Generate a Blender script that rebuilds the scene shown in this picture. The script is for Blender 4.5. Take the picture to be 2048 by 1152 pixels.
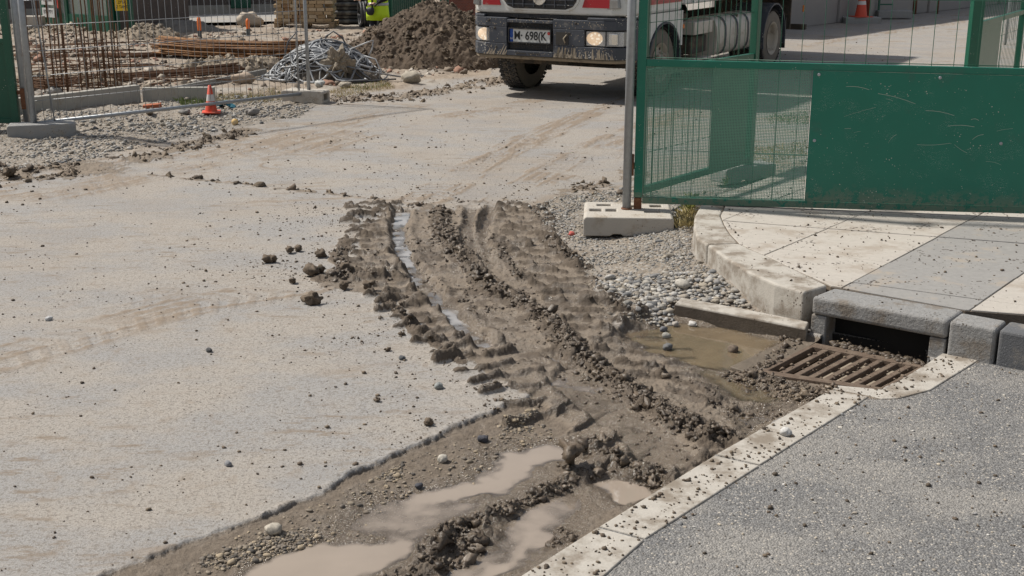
import bpy, bmesh, math, random
import numpy as np
from mathutils import Vector, Matrix, Euler
random.seed(7); RNG = np.random.default_rng(11)
R = math.radians
scene = bpy.context.scene
for o in list(bpy.data.objects): bpy.data.objects.remove(o)

# ---------------- camera, sky, sun, exposure ----------------
F = 2433.0; PITCH = R(16.2); CAMH = 2.4
cam_d = bpy.data.cameras.new("camera"); cam = bpy.data.objects.new("camera", cam_d)
scene.collection.objects.link(cam); scene.camera = cam
cam.location = (0, 0, CAMH); cam.rotation_euler = (R(90) - PITCH, 0, 0)
cam_d.sensor_width = 36; cam_d.lens = F / 2048 * 36; cam_d.clip_end = 2000; cam_d.clip_start = 0.1
cam_d.dof.use_dof = True; cam_d.dof.focus_distance = 8.5; cam_d.dof.aperture_fstop = 32.0

SUN_EL = R(52); SUN_VEC = Vector((-0.93, 0.36, 0)).normalized()      # towards the sun, from left and slightly behind
world = bpy.data.worlds.new("World"); scene.world = world; world.use_nodes = True
nt = world.node_tree; nt.nodes.clear()
wo = nt.nodes.new("ShaderNodeOutputWorld"); bg = nt.nodes.new("ShaderNodeBackground")
sky = nt.nodes.new("ShaderNodeTexSky"); sky.sky_type = 'NISHITA'; sky.sun_disc = False
sky.sun_elevation = SUN_EL; sky.sun_rotation = math.atan2(SUN_VEC.x, SUN_VEC.y)
sky.air_density = 1.2; sky.dust_density = 2.5; sky.ozone_density = 1.0
wtc = nt.nodes.new("ShaderNodeTexCoord"); wn = nt.nodes.new("ShaderNodeTexNoise"); wn.inputs['Scale'].default_value = 2.2
wn.inputs['Detail'].default_value = 6
wr = nt.nodes.new("ShaderNodeValToRGB"); wr.color_ramp.elements[0].position = .40; wr.color_ramp.elements[1].position = .62
wm = nt.nodes.new("ShaderNodeMix"); wm.data_type = 'RGBA'
wm.inputs[7].default_value = (4.5, 4.6, 4.8, 1)
nt.links.new(wtc.outputs['Generated'], wn.inputs['Vector']); nt.links.new(wn.outputs['Fac'], wr.inputs[0])
nt.links.new(wr.outputs[0], wm.inputs[0]); nt.links.new(sky.outputs[0], wm.inputs[6]); nt.links.new(wm.outputs[2], bg.inputs[0])
bg.inputs[1].default_value = 0.085; nt.links.new(bg.outputs[0], wo.inputs[0])
sun_d = bpy.data.lights.new("sun", 'SUN'); sun_d.energy = 4.8; sun_d.angle = R(2.0); sun_d.color = (1.0, 0.955, 0.88)
sun = bpy.data.objects.new("sun", sun_d); scene.collection.objects.link(sun)
sdir = Vector((SUN_VEC.x * math.cos(SUN_EL), SUN_VEC.y * math.cos(SUN_EL), math.sin(SUN_EL)))
sun.rotation_euler = sdir.to_track_quat('Z', 'Y').to_euler(); sun.location = sdir * 60
scene.view_settings.view_transform = 'Standard'; scene.view_settings.look = 'None'
scene.view_settings.exposure = 0.06; scene.view_settings.gamma = 1.0
scene.cycles.max_bounces = 8; scene.cycles.transparent_max_bounces = 16

# ---------------- helpers ----------------
def W(x, y, z=0.0):
    """photo pixel (2048 wide) -> point on the horizontal plane z (layout measured off the photograph)"""
    a = (x - 1024) / F; b = -(y - 576) / F
    dy = math.cos(PITCH) + b * math.sin(PITCH); dz = -math.sin(PITCH) + b * math.cos(PITCH)
    t = (z - CAMH) / dz
    return Vector((a * t, dy * t, z))
def ZAT(x, y, Y):
    """height and X of the pixel ray where it crosses depth Y"""
    a = (x - 1024) / F; b = -(y - 576) / F
    dy = math.cos(PITCH) + b * math.sin(PITCH); dz = -math.sin(PITCH) + b * math.cos(PITCH)
    t = Y / dy
    return Vector((a * t, Y, CAMH + dz * t))
def W2(pts, z=0.0): return [tuple(W(x, y, z)[:2]) for x, y in pts]

def tag(o, label=None, cat=None, group=None, kind=None):
    if label: o["label"] = label
    if cat: o["category"] = cat
    if group: o["group"] = group
    if kind: o["kind"] = kind
    return o
def empty(name, loc=(0, 0, 0), rz=0.0, label=None, cat=None, group=None, rot=None):
    o = bpy.data.objects.new(name, None); scene.collection.objects.link(o)
    o.location = loc; o.rotation_euler = rot if rot else (0, 0, rz); o.empty_display_size = .1
    return tag(o, label, cat, group)
def copy_tree(o, parent=None):
    c = o.copy(); scene.collection.objects.link(c)
    if parent: c.parent = parent
    for ch in list(o.children): copy_tree(ch, c)
    return c

class MB:
    def __init__(s): s.v = []; s.f = []; s.sm = []
    def add(s, vs, fs, smooth=False):
        n = len(s.v); s.v += [tuple(v) for v in vs]; s.f += [tuple(i + n for i in f) for f in fs]; s.sm += [smooth] * len(fs)
        return s
    def box(s, c, d, rot=None):
        x, y, z = d[0] / 2, d[1] / 2, d[2] / 2
        vs = [Vector((a * x, b * y, e * z)) for a in (-1, 1) for b in (-1, 1) for e in (-1, 1)]
        if rot is not None: vs = [rot @ v for v in vs]
        c = Vector(c)
        return s.add([v + c for v in vs], [(0, 1, 3, 2), (4, 6, 7, 5), (0, 4, 5, 1), (2, 3, 7, 6), (0, 2, 6, 4), (1, 5, 7, 3)])
    def prism(s, poly, z0, z1, axis='z'):
        n = len(poly)
        # make counter-clockwise
        A = sum(poly[i][0] * poly[(i + 1) % n][1] - poly[(i + 1) % n][0] * poly[i][1] for i in range(n))
        if A < 0: poly = poly[::-1]
        m = {'z': lambda p, h: (p[0], p[1], h), 'y': lambda p, h: (p[0], -h, p[1]), 'x': lambda p, h: (h, p[0], p[1])}[axis]
        if axis == 'y': z0, z1 = -z1, -z0
        vs = [m(p, z0) for p in poly] + [m(p, z1) for p in poly]
        fs = [tuple(range(n))[::-1], tuple(range(n, 2 * n))] + [(i, (i + 1) % n, n + (i + 1) % n, n + i) for i in range(n)]
        return s.add(vs, fs)
    def tube(s, pts, r, n=8, cap=True, smooth=True):
        pts = [Vector(p) for p in pts]; rs = r if isinstance(r, (list, tuple)) else [r] * len(pts)
        vs = []; up = None
        for i, p in enumerate(pts):
            t = (pts[min(i + 1, len(pts) - 1)] - pts[max(i - 1, 0)]).normalized()
            if up is None: up = Vector((0, 0, 1)) if abs(t.z) < .9 else Vector((1, 0, 0))
            a = t.cross(up).normalized(); b = t.cross(a).normalized(); up = -b if i else up
            up = a.cross(t)
            for k in range(n):
                q = 2 * math.pi * k / n
                vs.append(p + a * math.cos(q) * rs[i] + b * math.sin(q) * rs[i])
        fs = []
        for i in range(len(pts) - 1):
            for k in range(n): fs.append((i * n + k, i * n + (k + 1) % n, (i + 1) * n + (k + 1) % n, (i + 1) * n + k))
        s.add(vs, fs, smooth)
        if cap and n > 2:
            m = len(s.v) - len(vs)
            s.f += [tuple(range(m, m + n))[::-1], tuple(range(m + len(vs) - n, m + len(vs)))]; s.sm += [False, False]
        return s
    def lathe(s, prof, c=(0, 0, 0), n=24, axis='z', smooth=True):
        """prof = [(radius, height)...]"""
        c = Vector(c); vs = []
        for r, h in prof:
            for k in range(n):
                q = 2 * math.pi * k / n; a, b = r * math.cos(q), r * math.sin(q)
                vs.append(c + Vector({'z': (a, b, h), 'x': (h, a, b), 'y': (b, h, a)}[axis]))
        fs = []
        for i in range(len(prof) - 1):
            for k in range(n): fs.append((i * n + k, i * n + (k + 1) % n, (i + 1) * n + (k + 1) % n, (i + 1) * n + k))
        return s.add(vs, fs, smooth)
    def build(s, name, m=None, parent=None, bevel=0, seg=2, label=None, cat=None, group=None, kind=None, recalc=True):
        me = bpy.data.meshes.new(name); me.from_pydata(s.v, [], s.f)
        me.polygons.foreach_set('use_smooth', s.sm)
        if recalc:
            bm = bmesh.new(); bm.from_mesh(me); bmesh.ops.recalc_face_normals(bm, faces=bm.faces); bm.to_mesh(me); bm.free()
        if m: me.materials.append(m)
        o = bpy.data.objects.new(name, me); scene.collection.objects.link(o)
        if parent: o.parent = parent
        if bevel:
            b = o.modifiers.new("bevel", 'BEVEL'); b.width = bevel; b.segments = seg; b.limit_method = 'ANGLE'; b.angle_limit = R(35)
        return tag(o, label, cat, group, kind)

def nd(t, k, **kw):
    n = t.nodes.new(k)
    for a, b in kw.items():
        if a.startswith('i_'): n.inputs[a[2:].replace('_', ' ')].default_value = b
        else: setattr(n, a, b)
    return n
def C4(c): return (c[0], c[1], c[2], 1)
def mixc(t, fac, a, b, mode='MIX'):
    m = t.nodes.new("ShaderNodeMix"); m.data_type = 'RGBA'; m.blend_type = mode
    for s, v in ((0, fac), (6, a), (7, b)):
        if hasattr(v, 'links'): t.links.new(v, m.inputs[s])
        else: m.inputs[s].default_value = v if s == 0 else C4(v)
    return m.outputs[2]
def mth(t, op, a, b=0.0, c=None, clamp=False):
    m = t.nodes.new("ShaderNodeMath"); m.operation = op; m.use_clamp = clamp
    for i, v in enumerate((a, b) if c is None else (a, b, c)):
        if hasattr(v, 'links'): t.links.new(v, m.inputs[i])
        else: m.inputs[i].default_value = v
    return m.outputs[0]
def ramp(t, fac, lo, hi):
    r = t.nodes.new("ShaderNodeMapRange"); r.interpolation_type = 'SMOOTHSTEP'
    t.links.new(fac, r.inputs[0]); r.inputs[1].default_value = lo; r.inputs[2].default_value = hi
    return r.outputs[0]
def noise(t, vec, scale, detail=4, rough=.55):
    n = nd(t, "ShaderNodeTexNoise", i_Scale=scale, i_Detail=detail, i_Roughness=rough)
    t.links.new(vec, n.inputs['Vector']); return n.outputs['Fac']
def vor(t, vec, scale, feature='F1', out='Distance'):
    n = nd(t, "ShaderNodeTexVoronoi", i_Scale=scale, feature=feature); t.links.new(vec, n.inputs['Vector']); return n.outputs[out]
def newmat(name):
    m = bpy.data.materials.new(name); m.use_nodes = True; t = m.node_tree
    p = t.nodes['Principled BSDF']; return m, t, p

def mat(name, col, rough=.6, metal=0.0, var=.12, vscale=8, dirt=None, dirt_amt=.0, dscale=5, bump=.0, bscale=60,
        specks=None, speck_amt=0.0, sscale=60, spec=.5, coat=0.0, scratches=0.0, world=False, low_mud=None, dents=0.0):
    """procedural surface: colour variation, patchy dirt, specks, scratches, fine bump"""
    m, t, p = newmat(name)
    tc = nd(t, "ShaderNodeTexCoord"); vec = tc.outputs['Object']
    if world: g = nd(t, "ShaderNodeNewGeometry"); vec = g.outputs['Position']
    n1 = noise(t, vec, vscale, 5)
    c = mixc(t, n1, [x * (1 - var) for x in col], [min(1, x * (1 + var)) for x in col])
    rg = None
    if dirt and dirt_amt > 0:
        n2 = noise(t, vec, dscale, 7, .68)
        f = ramp(t, n2, .62 - .3 * dirt_amt, .72 - .12 * dirt_amt)
        f = mth(t, 'MULTIPLY', f, min(1, .45 + dirt_amt * .5))
        c = mixc(t, f, c, dirt); rg = mth(t, 'MULTIPLY_ADD', f, .35, rough, True)
    if specks and speck_amt > 0:
        v = vor(t, vec, sscale); n3 = noise(t, vec, sscale * .13, 3)
        thr = mth(t, 'MULTIPLY', ramp(t, n3, .42, .7), .30 * speck_amt)
        f = mth(t, 'LESS_THAN', v, thr)
        c = mixc(t, f, c, specks)
    if low_mud:
        sz = nd(t, "ShaderNodeSeparateXYZ"); t.links.new(vec, sz.inputs[0])
        hgt = ramp(t, sz.outputs[2], low_mud[1], low_mud[0]); f = mth(t, 'MULTIPLY', hgt, ramp(t, mth(t, 'ADD', noise(t, vec, 22, 7, .72), mth(t, 'MULTIPLY', hgt, .10)), .50, .58))
        c = mixc(t, mth(t, 'MULTIPLY', f, .55), c, (.20, .19, .14))
    if scratches > 0:
        mp = nd(t, "ShaderNodeMapping"); mp.inputs['Scale'].default_value = (1.5, 12, 9); mp.inputs['Rotation'].default_value = (.3, .5, .4)
        t.links.new(vec, mp.inputs[0])
        n4 = noise(t, mp.outputs[0], 14, 2, .5)
        f = mth(t, 'LESS_THAN', mth(t, 'ABSOLUTE', mth(t, 'SUBTRACT', n4, .5)), .0022)
        f = mth(t, 'MULTIPLY', f, ramp(t, noise(t, vec, 5, 2), .52, .62)); f = mth(t, 'MULTIPLY', f, scratches)
        c = mixc(t, f, c, (.45, .5, .46))
    t.links.new(c, p.inputs['Base Color'])
    if rg is not None: t.links.new(rg, p.inputs['Roughness'])
    else: p.inputs['Roughness'].default_value = rough
    p.inputs['Metallic'].default_value = metal; p.inputs['Specular IOR Level'].default_value = spec
    p.inputs['Coat Weight'].default_value = coat
    if dents > 0:
        b = nd(t, "ShaderNodeBump", i_Strength=dents, i_Distance=.05); t.links.new(noise(t, vec, 2.2, 2, .4), b.inputs['Height']); t.links.new(b.outputs[0], p.inputs['Normal'])
    elif bump > 0:
        b = nd(t, "ShaderNodeBump", i_Strength=min(1, bump), i_Distance=.01 * max(1, bump))
        t.links.new(noise(t, vec, bscale, 5, .65), b.inputs['Height']); t.links.new(b.outputs[0], p.inputs['Normal'])
    return m
# ---------------- numpy noise ----------------
def _hash(ix, iy, seed):
    h = (ix.astype(np.int64) * 374761393 + iy.astype(np.int64) * 668265263 + seed * 974711) & 0xffffffff
    h = ((h ^ (h >> 13)) * 1274126177) & 0xffffffff
    h = ((h ^ (h >> 16)) * 2246822519) & 0xffffffff
    return ((h ^ (h >> 15)) & 0xffffff) / float(0xffffff)
def vnoise(x, y, seed=0):
    ix = np.floor(x); iy = np.floor(y); fx = x - ix; fy = y - iy
    fx = fx * fx * fx * (fx * (fx * 6 - 15) + 10); fy = fy * fy * fy * (fy * (fy * 6 - 15) + 10)
    a = _hash(ix, iy, seed); b = _hash(ix + 1, iy, seed); c = _hash(ix, iy + 1, seed); d = _hash(ix + 1, iy + 1, seed)
    return (a + (b - a) * fx + (c - a) * fy + (a - b - c + d) * fx * fy) * 2 - 1
def fbm(x, y, s, o=4, seed=0, g=.5):
    r = np.zeros_like(x); a = 1.0; n = 0.0
    for i in range(o):
        r += a * vnoise(x * s + i * 17.3, y * s - i * 9.1, seed + i * 7); n += a; a *= g; s *= 2.03
    return r / n
def worley(x, y, s, seed=0):
    """distance to the nearest jittered point (0..~1) and that cell's random number"""
    X = x * s; Y = y * s; ix = np.floor(X); iy = np.floor(Y); best = np.full_like(X, 9.0); cid = np.zeros_like(X)
    for dx in (-1, 0, 1):
        for dy in (-1, 0, 1):
            cx = ix + dx; cy = iy + dy
            d = np.hypot(cx + _hash(cx, cy, seed) - X, cy + _hash(cx, cy, seed + 5) - Y)
            m = d < best; best = np.where(m, d, best); cid = np.where(m, _hash(cx, cy, seed + 9), cid)
    return best, cid
def sstep(a, b, x):
    t = np.clip((x - a) / (b - a), 0, 1); return t * t * (3 - 2 * t)
def culled(fn, fill, mg=1.1):
    def g(x, y, P, *a):
        Q = np.array(P); b = (x > Q[:, 0].min() - mg) & (x < Q[:, 0].max() + mg) & (y > Q[:, 1].min() - mg) & (y < Q[:, 1].max() + mg)
        r = fn(x[b], y[b], P); r = r if isinstance(r, tuple) else (r,)
        out = []
        for v, f in zip(r, fill):
            if np.isscalar(v): out.append(v); continue
            o = np.full(x.shape, f, float); o[b] = v; out.append(o)
        return out[0] if len(out) == 1 else tuple(out)
    return g
def sdf_(x, y, poly):
    """signed distance to a polygon, positive inside"""
    P = np.array(poly); n = len(P); d = np.full_like(x, 1e9); ins = np.zeros(x.shape, bool)
    for i in range(n):
        ax, ay = P[i]; bx, by = P[(i + 1) % n]; ex, ey = bx - ax, by - ay; L = ex * ex + ey * ey + 1e-12
        t = np.clip(((x - ax) * ex + (y - ay) * ey) / L, 0, 1)
        d = np.minimum(d, np.hypot(x - ax - t * ex, y - ay - t * ey))
        c = ((ay > y) != (by > y)); xi = ax + (y - ay) * ex / (ey if abs(ey) > 1e-9 else 1e-9)
        ins ^= c & (x < xi)
    return np.where(ins, d, -d)
def pline_(x, y, pts):
    """distance from a polyline: along s, signed across t, |d|, end fade 0..1"""
    P = np.array(pts); best = np.full_like(x, 1e9); S = np.zeros_like(x); T = np.zeros_like(x); acc = 0.0
    for i in range(len(P) - 1):
        ax, ay = P[i]; ex, ey = P[i + 1] - P[i]; L = math.hypot(ex, ey)
        t = np.clip(((x - ax) * ex + (y - ay) * ey) / L ** 2, 0, 1)
        dx = x - ax - t * ex; dy = y - ay - t * ey; d = np.hypot(dx, dy); m = d < best
        best = np.where(m, d, best); S = np.where(m, acc + t * L, S)
        T = np.where(m, np.sign(ex * (y - ay) - ey * (x - ax)) * d, T); acc += L
    return S, T, best, acc
sdf = culled(sdf_, (-9.,)); pline = culled(pline_, (0., 9., 9., 0.))
def smooth_line(px, z=0.0, n=6):
    """Catmull-Rom through measured points"""
    P = [W(x, y, z) for x, y in px]; P = [P[0] * 2 - P[1]] + P + [P[-1] * 2 - P[-2]]; out = []
    for i in range(1, len(P) - 2):
        for k in range(n):
            t = k / n; a, b, c, d = P[i - 1], P[i], P[i + 1], P[i + 2]
            q = .5 * ((2 * b) + (c - a) * t + (2 * a - 5 * b + 4 * c - d) * t * t + (3 * b - a - 3 * c + d) * t ** 3)
            out.append((q.x, q.y))
    out.append((P[-2].x, P[-2].y)); return out

# ---------------- layout measured off the photograph ----------------
GUT = W2([(150, 1175), (200, 1152), (330, 1095), (480, 1045), (640, 985), (700, 945), (800, 903), (900, 860), (1050, 795), (1120, 740),
          (1260, 640), (1345, 606), (1480, 636), (1620, 666), (1750, 695), (1860, 725), (1760, 782), (1668, 776), (1431, 915), (1197, 1062), (1040, 1165), (700, 1400), (0, 1400)])
MUD = W2([(800, 405), (745, 440), (715, 475), (705, 520), (640, 548), (650, 572), (720, 585), (800, 610), (850, 665), (930, 725), (990, 770), (1060, 800),
          (1130, 850), (1150, 900), (1200, 935), (1290, 960), (1360, 965), (1431, 912), (1662, 776),
          (1600, 745), (1560, 705), (1420, 745), (1330, 700), (1240, 650), (1210, 590), (1170, 545), (1120, 500), (1090, 450), (1060, 415), (980, 402), (880, 400)])
GRAV = W2([(1110, 395), (1250, 375), (1370, 395), (1470, 370), (1620, 310), (1600, 340), (1440, 395), (1400, 400), (1390, 450), (1410, 500), (1470, 560), (1590, 630), (1480, 632), (1350, 608), (1300, 640), (1225, 640), (1180, 580), (1140, 530), (1090, 470), (1050, 420)])
LGRAV = W2([(-700, 300), (-20, 215), (60, 225), (160, 232), (300, 210), (420, 196), (560, 192), (640, 205), (600, 235), (480, 255), (330, 285), (160, 325), (0, 350), (-700, 430)])
FOOT = W2([(1040, 1165), (1197, 1055), (1431, 909), (1662, 779), (1760, 785), (1890, 710), (2048, 716), (2900, 740), (2900, 1500), (500, 1500)], .03)
PAVE_OUT = [(2300, 75), (1616, 326), (1440, 388), (1403, 406), (1389, 432), (1387, 455), (1395, 478), (1414, 488), (1450, 514), (1500, 545), (1550, 567), (1608, 584)]
PZ = .24
PAVE = [tuple(W(x, y, PZ)[:2]) for x, y in PAVE_OUT + [(1624, 591), (1898, 641), (2048, 655), (2600, 690)]] + [(9, 9.0), (14, 22)]
PIT = W2([(1622, 684), (1660, 660), (1850, 690), (1864, 728), (1764, 776), (1518, 741)])
SITE_EDGE = W2([(-900, 330), (100, 318), (270, 320), (420, 285), (500, 262), (640, 228), (700, 196), (850, 178), (980, 160), (1000, 100), (1050, 20)])
def L(*p): return smooth_line(p)
T_LEFT = L((745, 405), (742, 470), (762, 540), (810, 605), (880, 665), (960, 728), (1050, 790), (1130, 845))
T_RIGHT = L((1030, 405), (1048, 460), (1090, 520), (1150, 580), (1215, 640), (1290, 700), (1380, 760))
RUT_A = L((808, 415), (796, 455), (806, 500), (835, 555), (880, 605), (935, 655), (985, 700))
RUT_B = L((985, 410), (968, 450), (962, 490), (985, 540))
RUT_C = L((945, 415), (935, 455), (938, 500))
RUT_D = L((1130, 740), (1220, 810), (1310, 880), (1340, 930))
RUT_E = L((1090, 700), (1130, 722), (1165, 738))
RIDGES = [(L((880, 420), (885, 465), (925, 520), (985, 580), (1060, 620), (1110, 660), (1150, 705), (1215, 745), (1290, 795), (1360, 840), (1430, 880)), .075, .070),
          (L((1000, 480), (1010, 520), (1040, 560)), .03, .04),
          (L((690, 480), (680, 520), (700, 550)), .04, .03),
          (L((650, 558), (720, 555), (790, 558)), .085, .075),
          (L((770, 600), (830, 660), (920, 725)), .03, .035),
          (L((1085, 480), (1120, 505), (1160, 535)), .06, .065),
          (L((1170, 880), (1230, 920), (1290, 945), (1340, 960)), .05, .055),
          (L((1440, 905), (1370, 945), (1330, 965)), .045, .05),
          (L((1390, 840), (1440, 870), (1475, 890)), .07, .055),
          (L((1190, 935), (1120, 960), (1060, 985), (1010, 1005), (960, 1030), (900, 1060), (850, 1095)), .050, .055),
          (L((870, 1070), (920, 1075), (960, 1065)), .09, .055),
          (L((1140, 935), (1130, 925)), .035, .05),
          (L((740, 1160), (850, 1125), (930, 1105)), .045, .035),
          (L((1110, 1040), (1140, 1060), (1100, 1080)), .03, .03),
          (L((1340, 770), (1430, 800), (1500, 820)), .03, .022),
          (L((1290, 735), (1400, 765), (1440, 790)), .035, .03),
          (L((1530, 745), (1620, 775), (1640, 785)), .05, .03),
          (L((1570, 690), (1530, 735), (1480, 745)), .04, .022)]
LUMPY = [(L((270, 322), (400, 290), (490, 262)), .16, .07), (L((660, 200), (780, 196), (900, 180), (1000, 160)), .22, .10),
         (L((300, 350), (520, 372), (700, 392), (860, 412)), .035, .014),
         (L((160, 338), (60, 345), (-60, 352)), .35, .04), (L((1150, 385), (1200, 380), (1250, 350)), .18, .03)]
PUD = [([(985, 898), (1060, 885), (1165, 895), (1170, 915), (1105, 925), (1060, 960), (1000, 985), (900, 1005), (820, 1018), (795, 1000), (850, 975), (960, 960), (975, 925)], .020),
       ([(1180, 960), (1240, 945), (1325, 962), (1320, 978), (1260, 1015), (1200, 1008)], .028),
       ([(560, 1100), (640, 1078), (740, 1080), (850, 1070), (840, 1110), (760, 1150), (680, 1175), (480, 1180), (500, 1140)], .020),
       ([(1010, 1075), (1060, 1020), (1110, 1030), (1100, 1090), (1050, 1135), (960, 1170), (940, 1150), (1000, 1110)], .024),
       ([(740, 985), (880, 1000), (985, 995), (940, 1030), (850, 1062), (740, 1075), (690, 1060)], .006),
       ([(1040, 1000), (1110, 975), (1175, 975), (1190, 1010), (1150, 1050), (1080, 1100), (1020, 1130), (900, 1175), (880, 1120), (960, 1070)], .006),
       ([(1270, 655), (1350, 640), (1480, 655), (1580, 680), (1540, 705), (1470, 745), (1380, 735), (1330, 715), (1250, 690), (1230, 668)], .022),
       ([(1390, 735), (1470, 750), (1560, 775), (1590, 800), (1540, 812), (1470, 805), (1420, 775)], .022),
       ([(1470, 830), (1540, 825), (1570, 835), (1490, 878)], .02)]
PUD = [(W2(a, -.035), d) for a, d in PUD]
WATER_GUT = -.044

def terrain(x, y):
    """height + masks (mud, wet, gravel, streak) + label, for arrays of world x, y"""
    h = .006 * fbm(x, y, .5, 3, 1) + .0016 * fbm(x, y, 30, 3, 2)
    mud = np.zeros_like(x); wet = np.zeros_like(x); grav = np.zeros_like(x); lab = np.zeros(x.shape, np.int8)
    edge_n = fbm(x, y, 5, 4, 20); fine = fbm(x, y, 14, 4, 30); vf = fbm(x, y, 45, 3, 31)
    near = (y < 16) & (y > 1)
    g = sdf(x, y, GUT) + .03 * edge_n + .012 * fbm(x, y, 22, 3, 21)
    gm = sstep(-.004, .016, g)
    lip = np.exp(-((g + .012) / .022) ** 2)
    h += lip * (.004 + .012 * fine) - gm * .018 - sstep(0, .30, g) * .015
    h += gm * (.010 * fbm(x, y, 3.5, 4, 24) + .004 * vf)
    mud = np.maximum(mud, gm * .72); wet = np.maximum(wet, gm * .35)
    mud = np.maximum(mud, lip * .25 * (fine > 0)); crk = sstep(.035, .0, np.abs(g - .018)); wet = np.maximum(wet, crk * .6)
    # mud mat of the tracks
    m0 = sdf(x, y, MUD)
    m = sstep(-.03, .07, m0 + .09 * edge_n + .03 * fine)
    m *= 1 - sstep(9.6, 11.4, y) * sstep(-.45, .25, fbm(x * 1.6, y * .8, 4, 3, 38) + .3 * sstep(9.8, 11.2, y))
    wx = x + .02 * fbm(x, y, 20, 3, 35); wy = y + .02 * fbm(x, y, 20, 3, 36)
    wl, wid = worley(wx, wy, 17, 3); wl2, wid2 = worley(wx, wy, 42, 4)
    clod = np.sqrt(np.clip(1 - (wl * 1.25) ** 2, 0, 1)) * (.15 + .85 * wid); clod2 = np.sqrt(np.clip(1 - (wl2 * 1.3) ** 2, 0, 1)) * (.3 + .7 * wid2)
    torn = 1 - 3.2 * np.abs(fbm(wx, wy, 7, 5, 33, .6)); torn = np.clip(torn, -.6, 1)
    patchy = sstep(-.12, .30, fbm(x, y, 2.6, 4, 39)); clump = .55 * m * patchy * sstep(-.1, .5, torn)
    flat_ = np.zeros_like(x); lugs = np.zeros_like(x)
    def tread(pl, width, per, skew, seed, lo=-1.0, hi=1.0, start=.0):
        """thin bars of mud squeezed up between the tyre's lugs, ragged at their ends"""
        nonlocal lugs, flat_
        S, T, D, LEN = pline(x, y, pl)
        ph = (S + skew * T + .035 * fbm(x, y, 4, 3, 41 + seed) + .010 * fine) / per; k = np.floor(ph); fr = ph - k
        wi = width * (.72 + .55 * _hash(k, k * 0 + (T > 0), 90 + seed)); amp = .55 + .65 * _hash(k, np.floor(T * 4 + .5 * k), 91 + seed)
        band = sstep(wi, wi - .06, np.abs(T)) * (D < 5) * sstep(-.02, .1, S) * sstep(LEN, LEN - .15, S)
        cen = .5 + .08 * np.sin(T * 14 + k * 2.1); wdt = .15 + .04 * fine
        dq = fr - cen; bar = np.exp(-(dq / np.where(dq > 0, wdt * .55, wdt * 1.25)) ** 2) * sstep(1.02, .75, np.abs(fr - cen) / .5)
        gap = sstep(.015, .04, np.abs(((T + .13 * k) % .30) - .15))
        lugs = np.maximum(lugs, band * bar * amp * (.35 + .65 * gap) * (T > lo * width) * (T < hi * width)); flat_ = np.maximum(flat_, sstep(width * 1.15, width * .8, D) * sstep(-.02, .1, S) * sstep(LEN, LEN - .15, S))
    tread(T_LEFT, .27, .185, -.05, 1)
    tread(T_RIGHT, .30, .200, -.38, 2)
    tread(L((1190, 590), (1290, 650), (1400, 720)), .12, .17, -.4, 3)
    m = np.maximum(m, sstep(.12, .45, lugs)); calm = 1 - .75 * flat_
    h += m * (.005 + (.008 * fine + .005 * vf) * (.5 + .5 * calm) + (.004 * clod2 + .010 * clump * torn + .012 * clod * patchy * sstep(-.1, .3, fbm(x, y, 3, 3, 37))) * calm)
    h += lugs * .050 * (.75 + .5 * fine + .25 * clod2) * (y < 13)
    clump = np.maximum(clump * calm, sstep(.10, .42, lugs)); clump = np.maximum(clump, .8 * m * sstep(-.3, .2, fine) * sstep(.0, .3, -pline(x, y, T_LEFT)[1] * 0 + fbm(x, y, 3.1, 3, 47)))
    mud = np.maximum(mud, m); wet = np.maximum(wet, m * (.40 + .3 * edge_n + .25 * sstep(.1, -.3, fine)))
    # dragged smooth slabs of mud low in the track
    S, T, D, LEN = pline(x, y, L((1060, 790), (1170, 850), (1290, 930)))
    b = sstep(.40, .25, D + .1 * edge_n) * m
    ph = (S + .35 * T + .09 * fbm(x, y, 4, 3, 51)) / .24; tri = (ph % 1); dk = sstep(.72, .9, tri) * sstep(-.35, .05, fbm(x, y, 3, 2, 52)) * sstep(.6, 1., b)
    h = h * (1 - .4 * b) + b * (.026 * sstep(.0, .85, tri) * sstep(1., .94, tri) * sstep(-.35, .05, fbm(x, y, 3, 2, 52)) - .006); clump = np.maximum(clump, dk); wet = np.maximum(wet, b * .85)
    for pl, wd, dp in ((RUT_A, .062, .038), (RUT_B, .04, .04), (RUT_C, .03, .03), (RUT_D, .13, .022), (RUT_E, .07, .028)):
        S, T, D, LEN = pline(x, y, pl); D = D + .05 * edge_n + .015 * fine; dp = dp + .016 * fbm(x, y, 5, 4, 46)
        f = sstep(wd + .035, wd - .01, D) * sstep(-.02, .1, S) * sstep(LEN + .01, LEN - .12, S)
        h = h * (1 - f * .7) + f * (-dp) ; rim = np.exp(-((D - wd - .05) / .03) ** 2) * (S > .02) * (S < LEN - .02)
        h += rim * .014 * (1 + fine) ; wet = np.maximum(wet, f * 1.0); mud = np.maximum(mud, f)
    # churned clod ridges
    for pl, wd, ht in RIDGES:
        S, T, D, LEN = pline(x, y, pl)
        f = np.clip(1 - (D + .045 * edge_n + .02 * fine) / (wd * 1.5), 0, 1) ** .8
        h += f * ht * (.08 + .28 * clod + .16 * clod2 + .35 * fine + .50 * torn); clump = np.maximum(clump, sstep(.02, .35, f * (.6 + .6 * torn + .5 * fine))); mud = np.maximum(mud, sstep(0, .25, f)); wet = np.where(f > .2, np.minimum(wet, .45), wet)
    # dry rutted dirt on the road further back
    dirt = np.zeros_like(x); clump0 = clump.copy()
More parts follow.
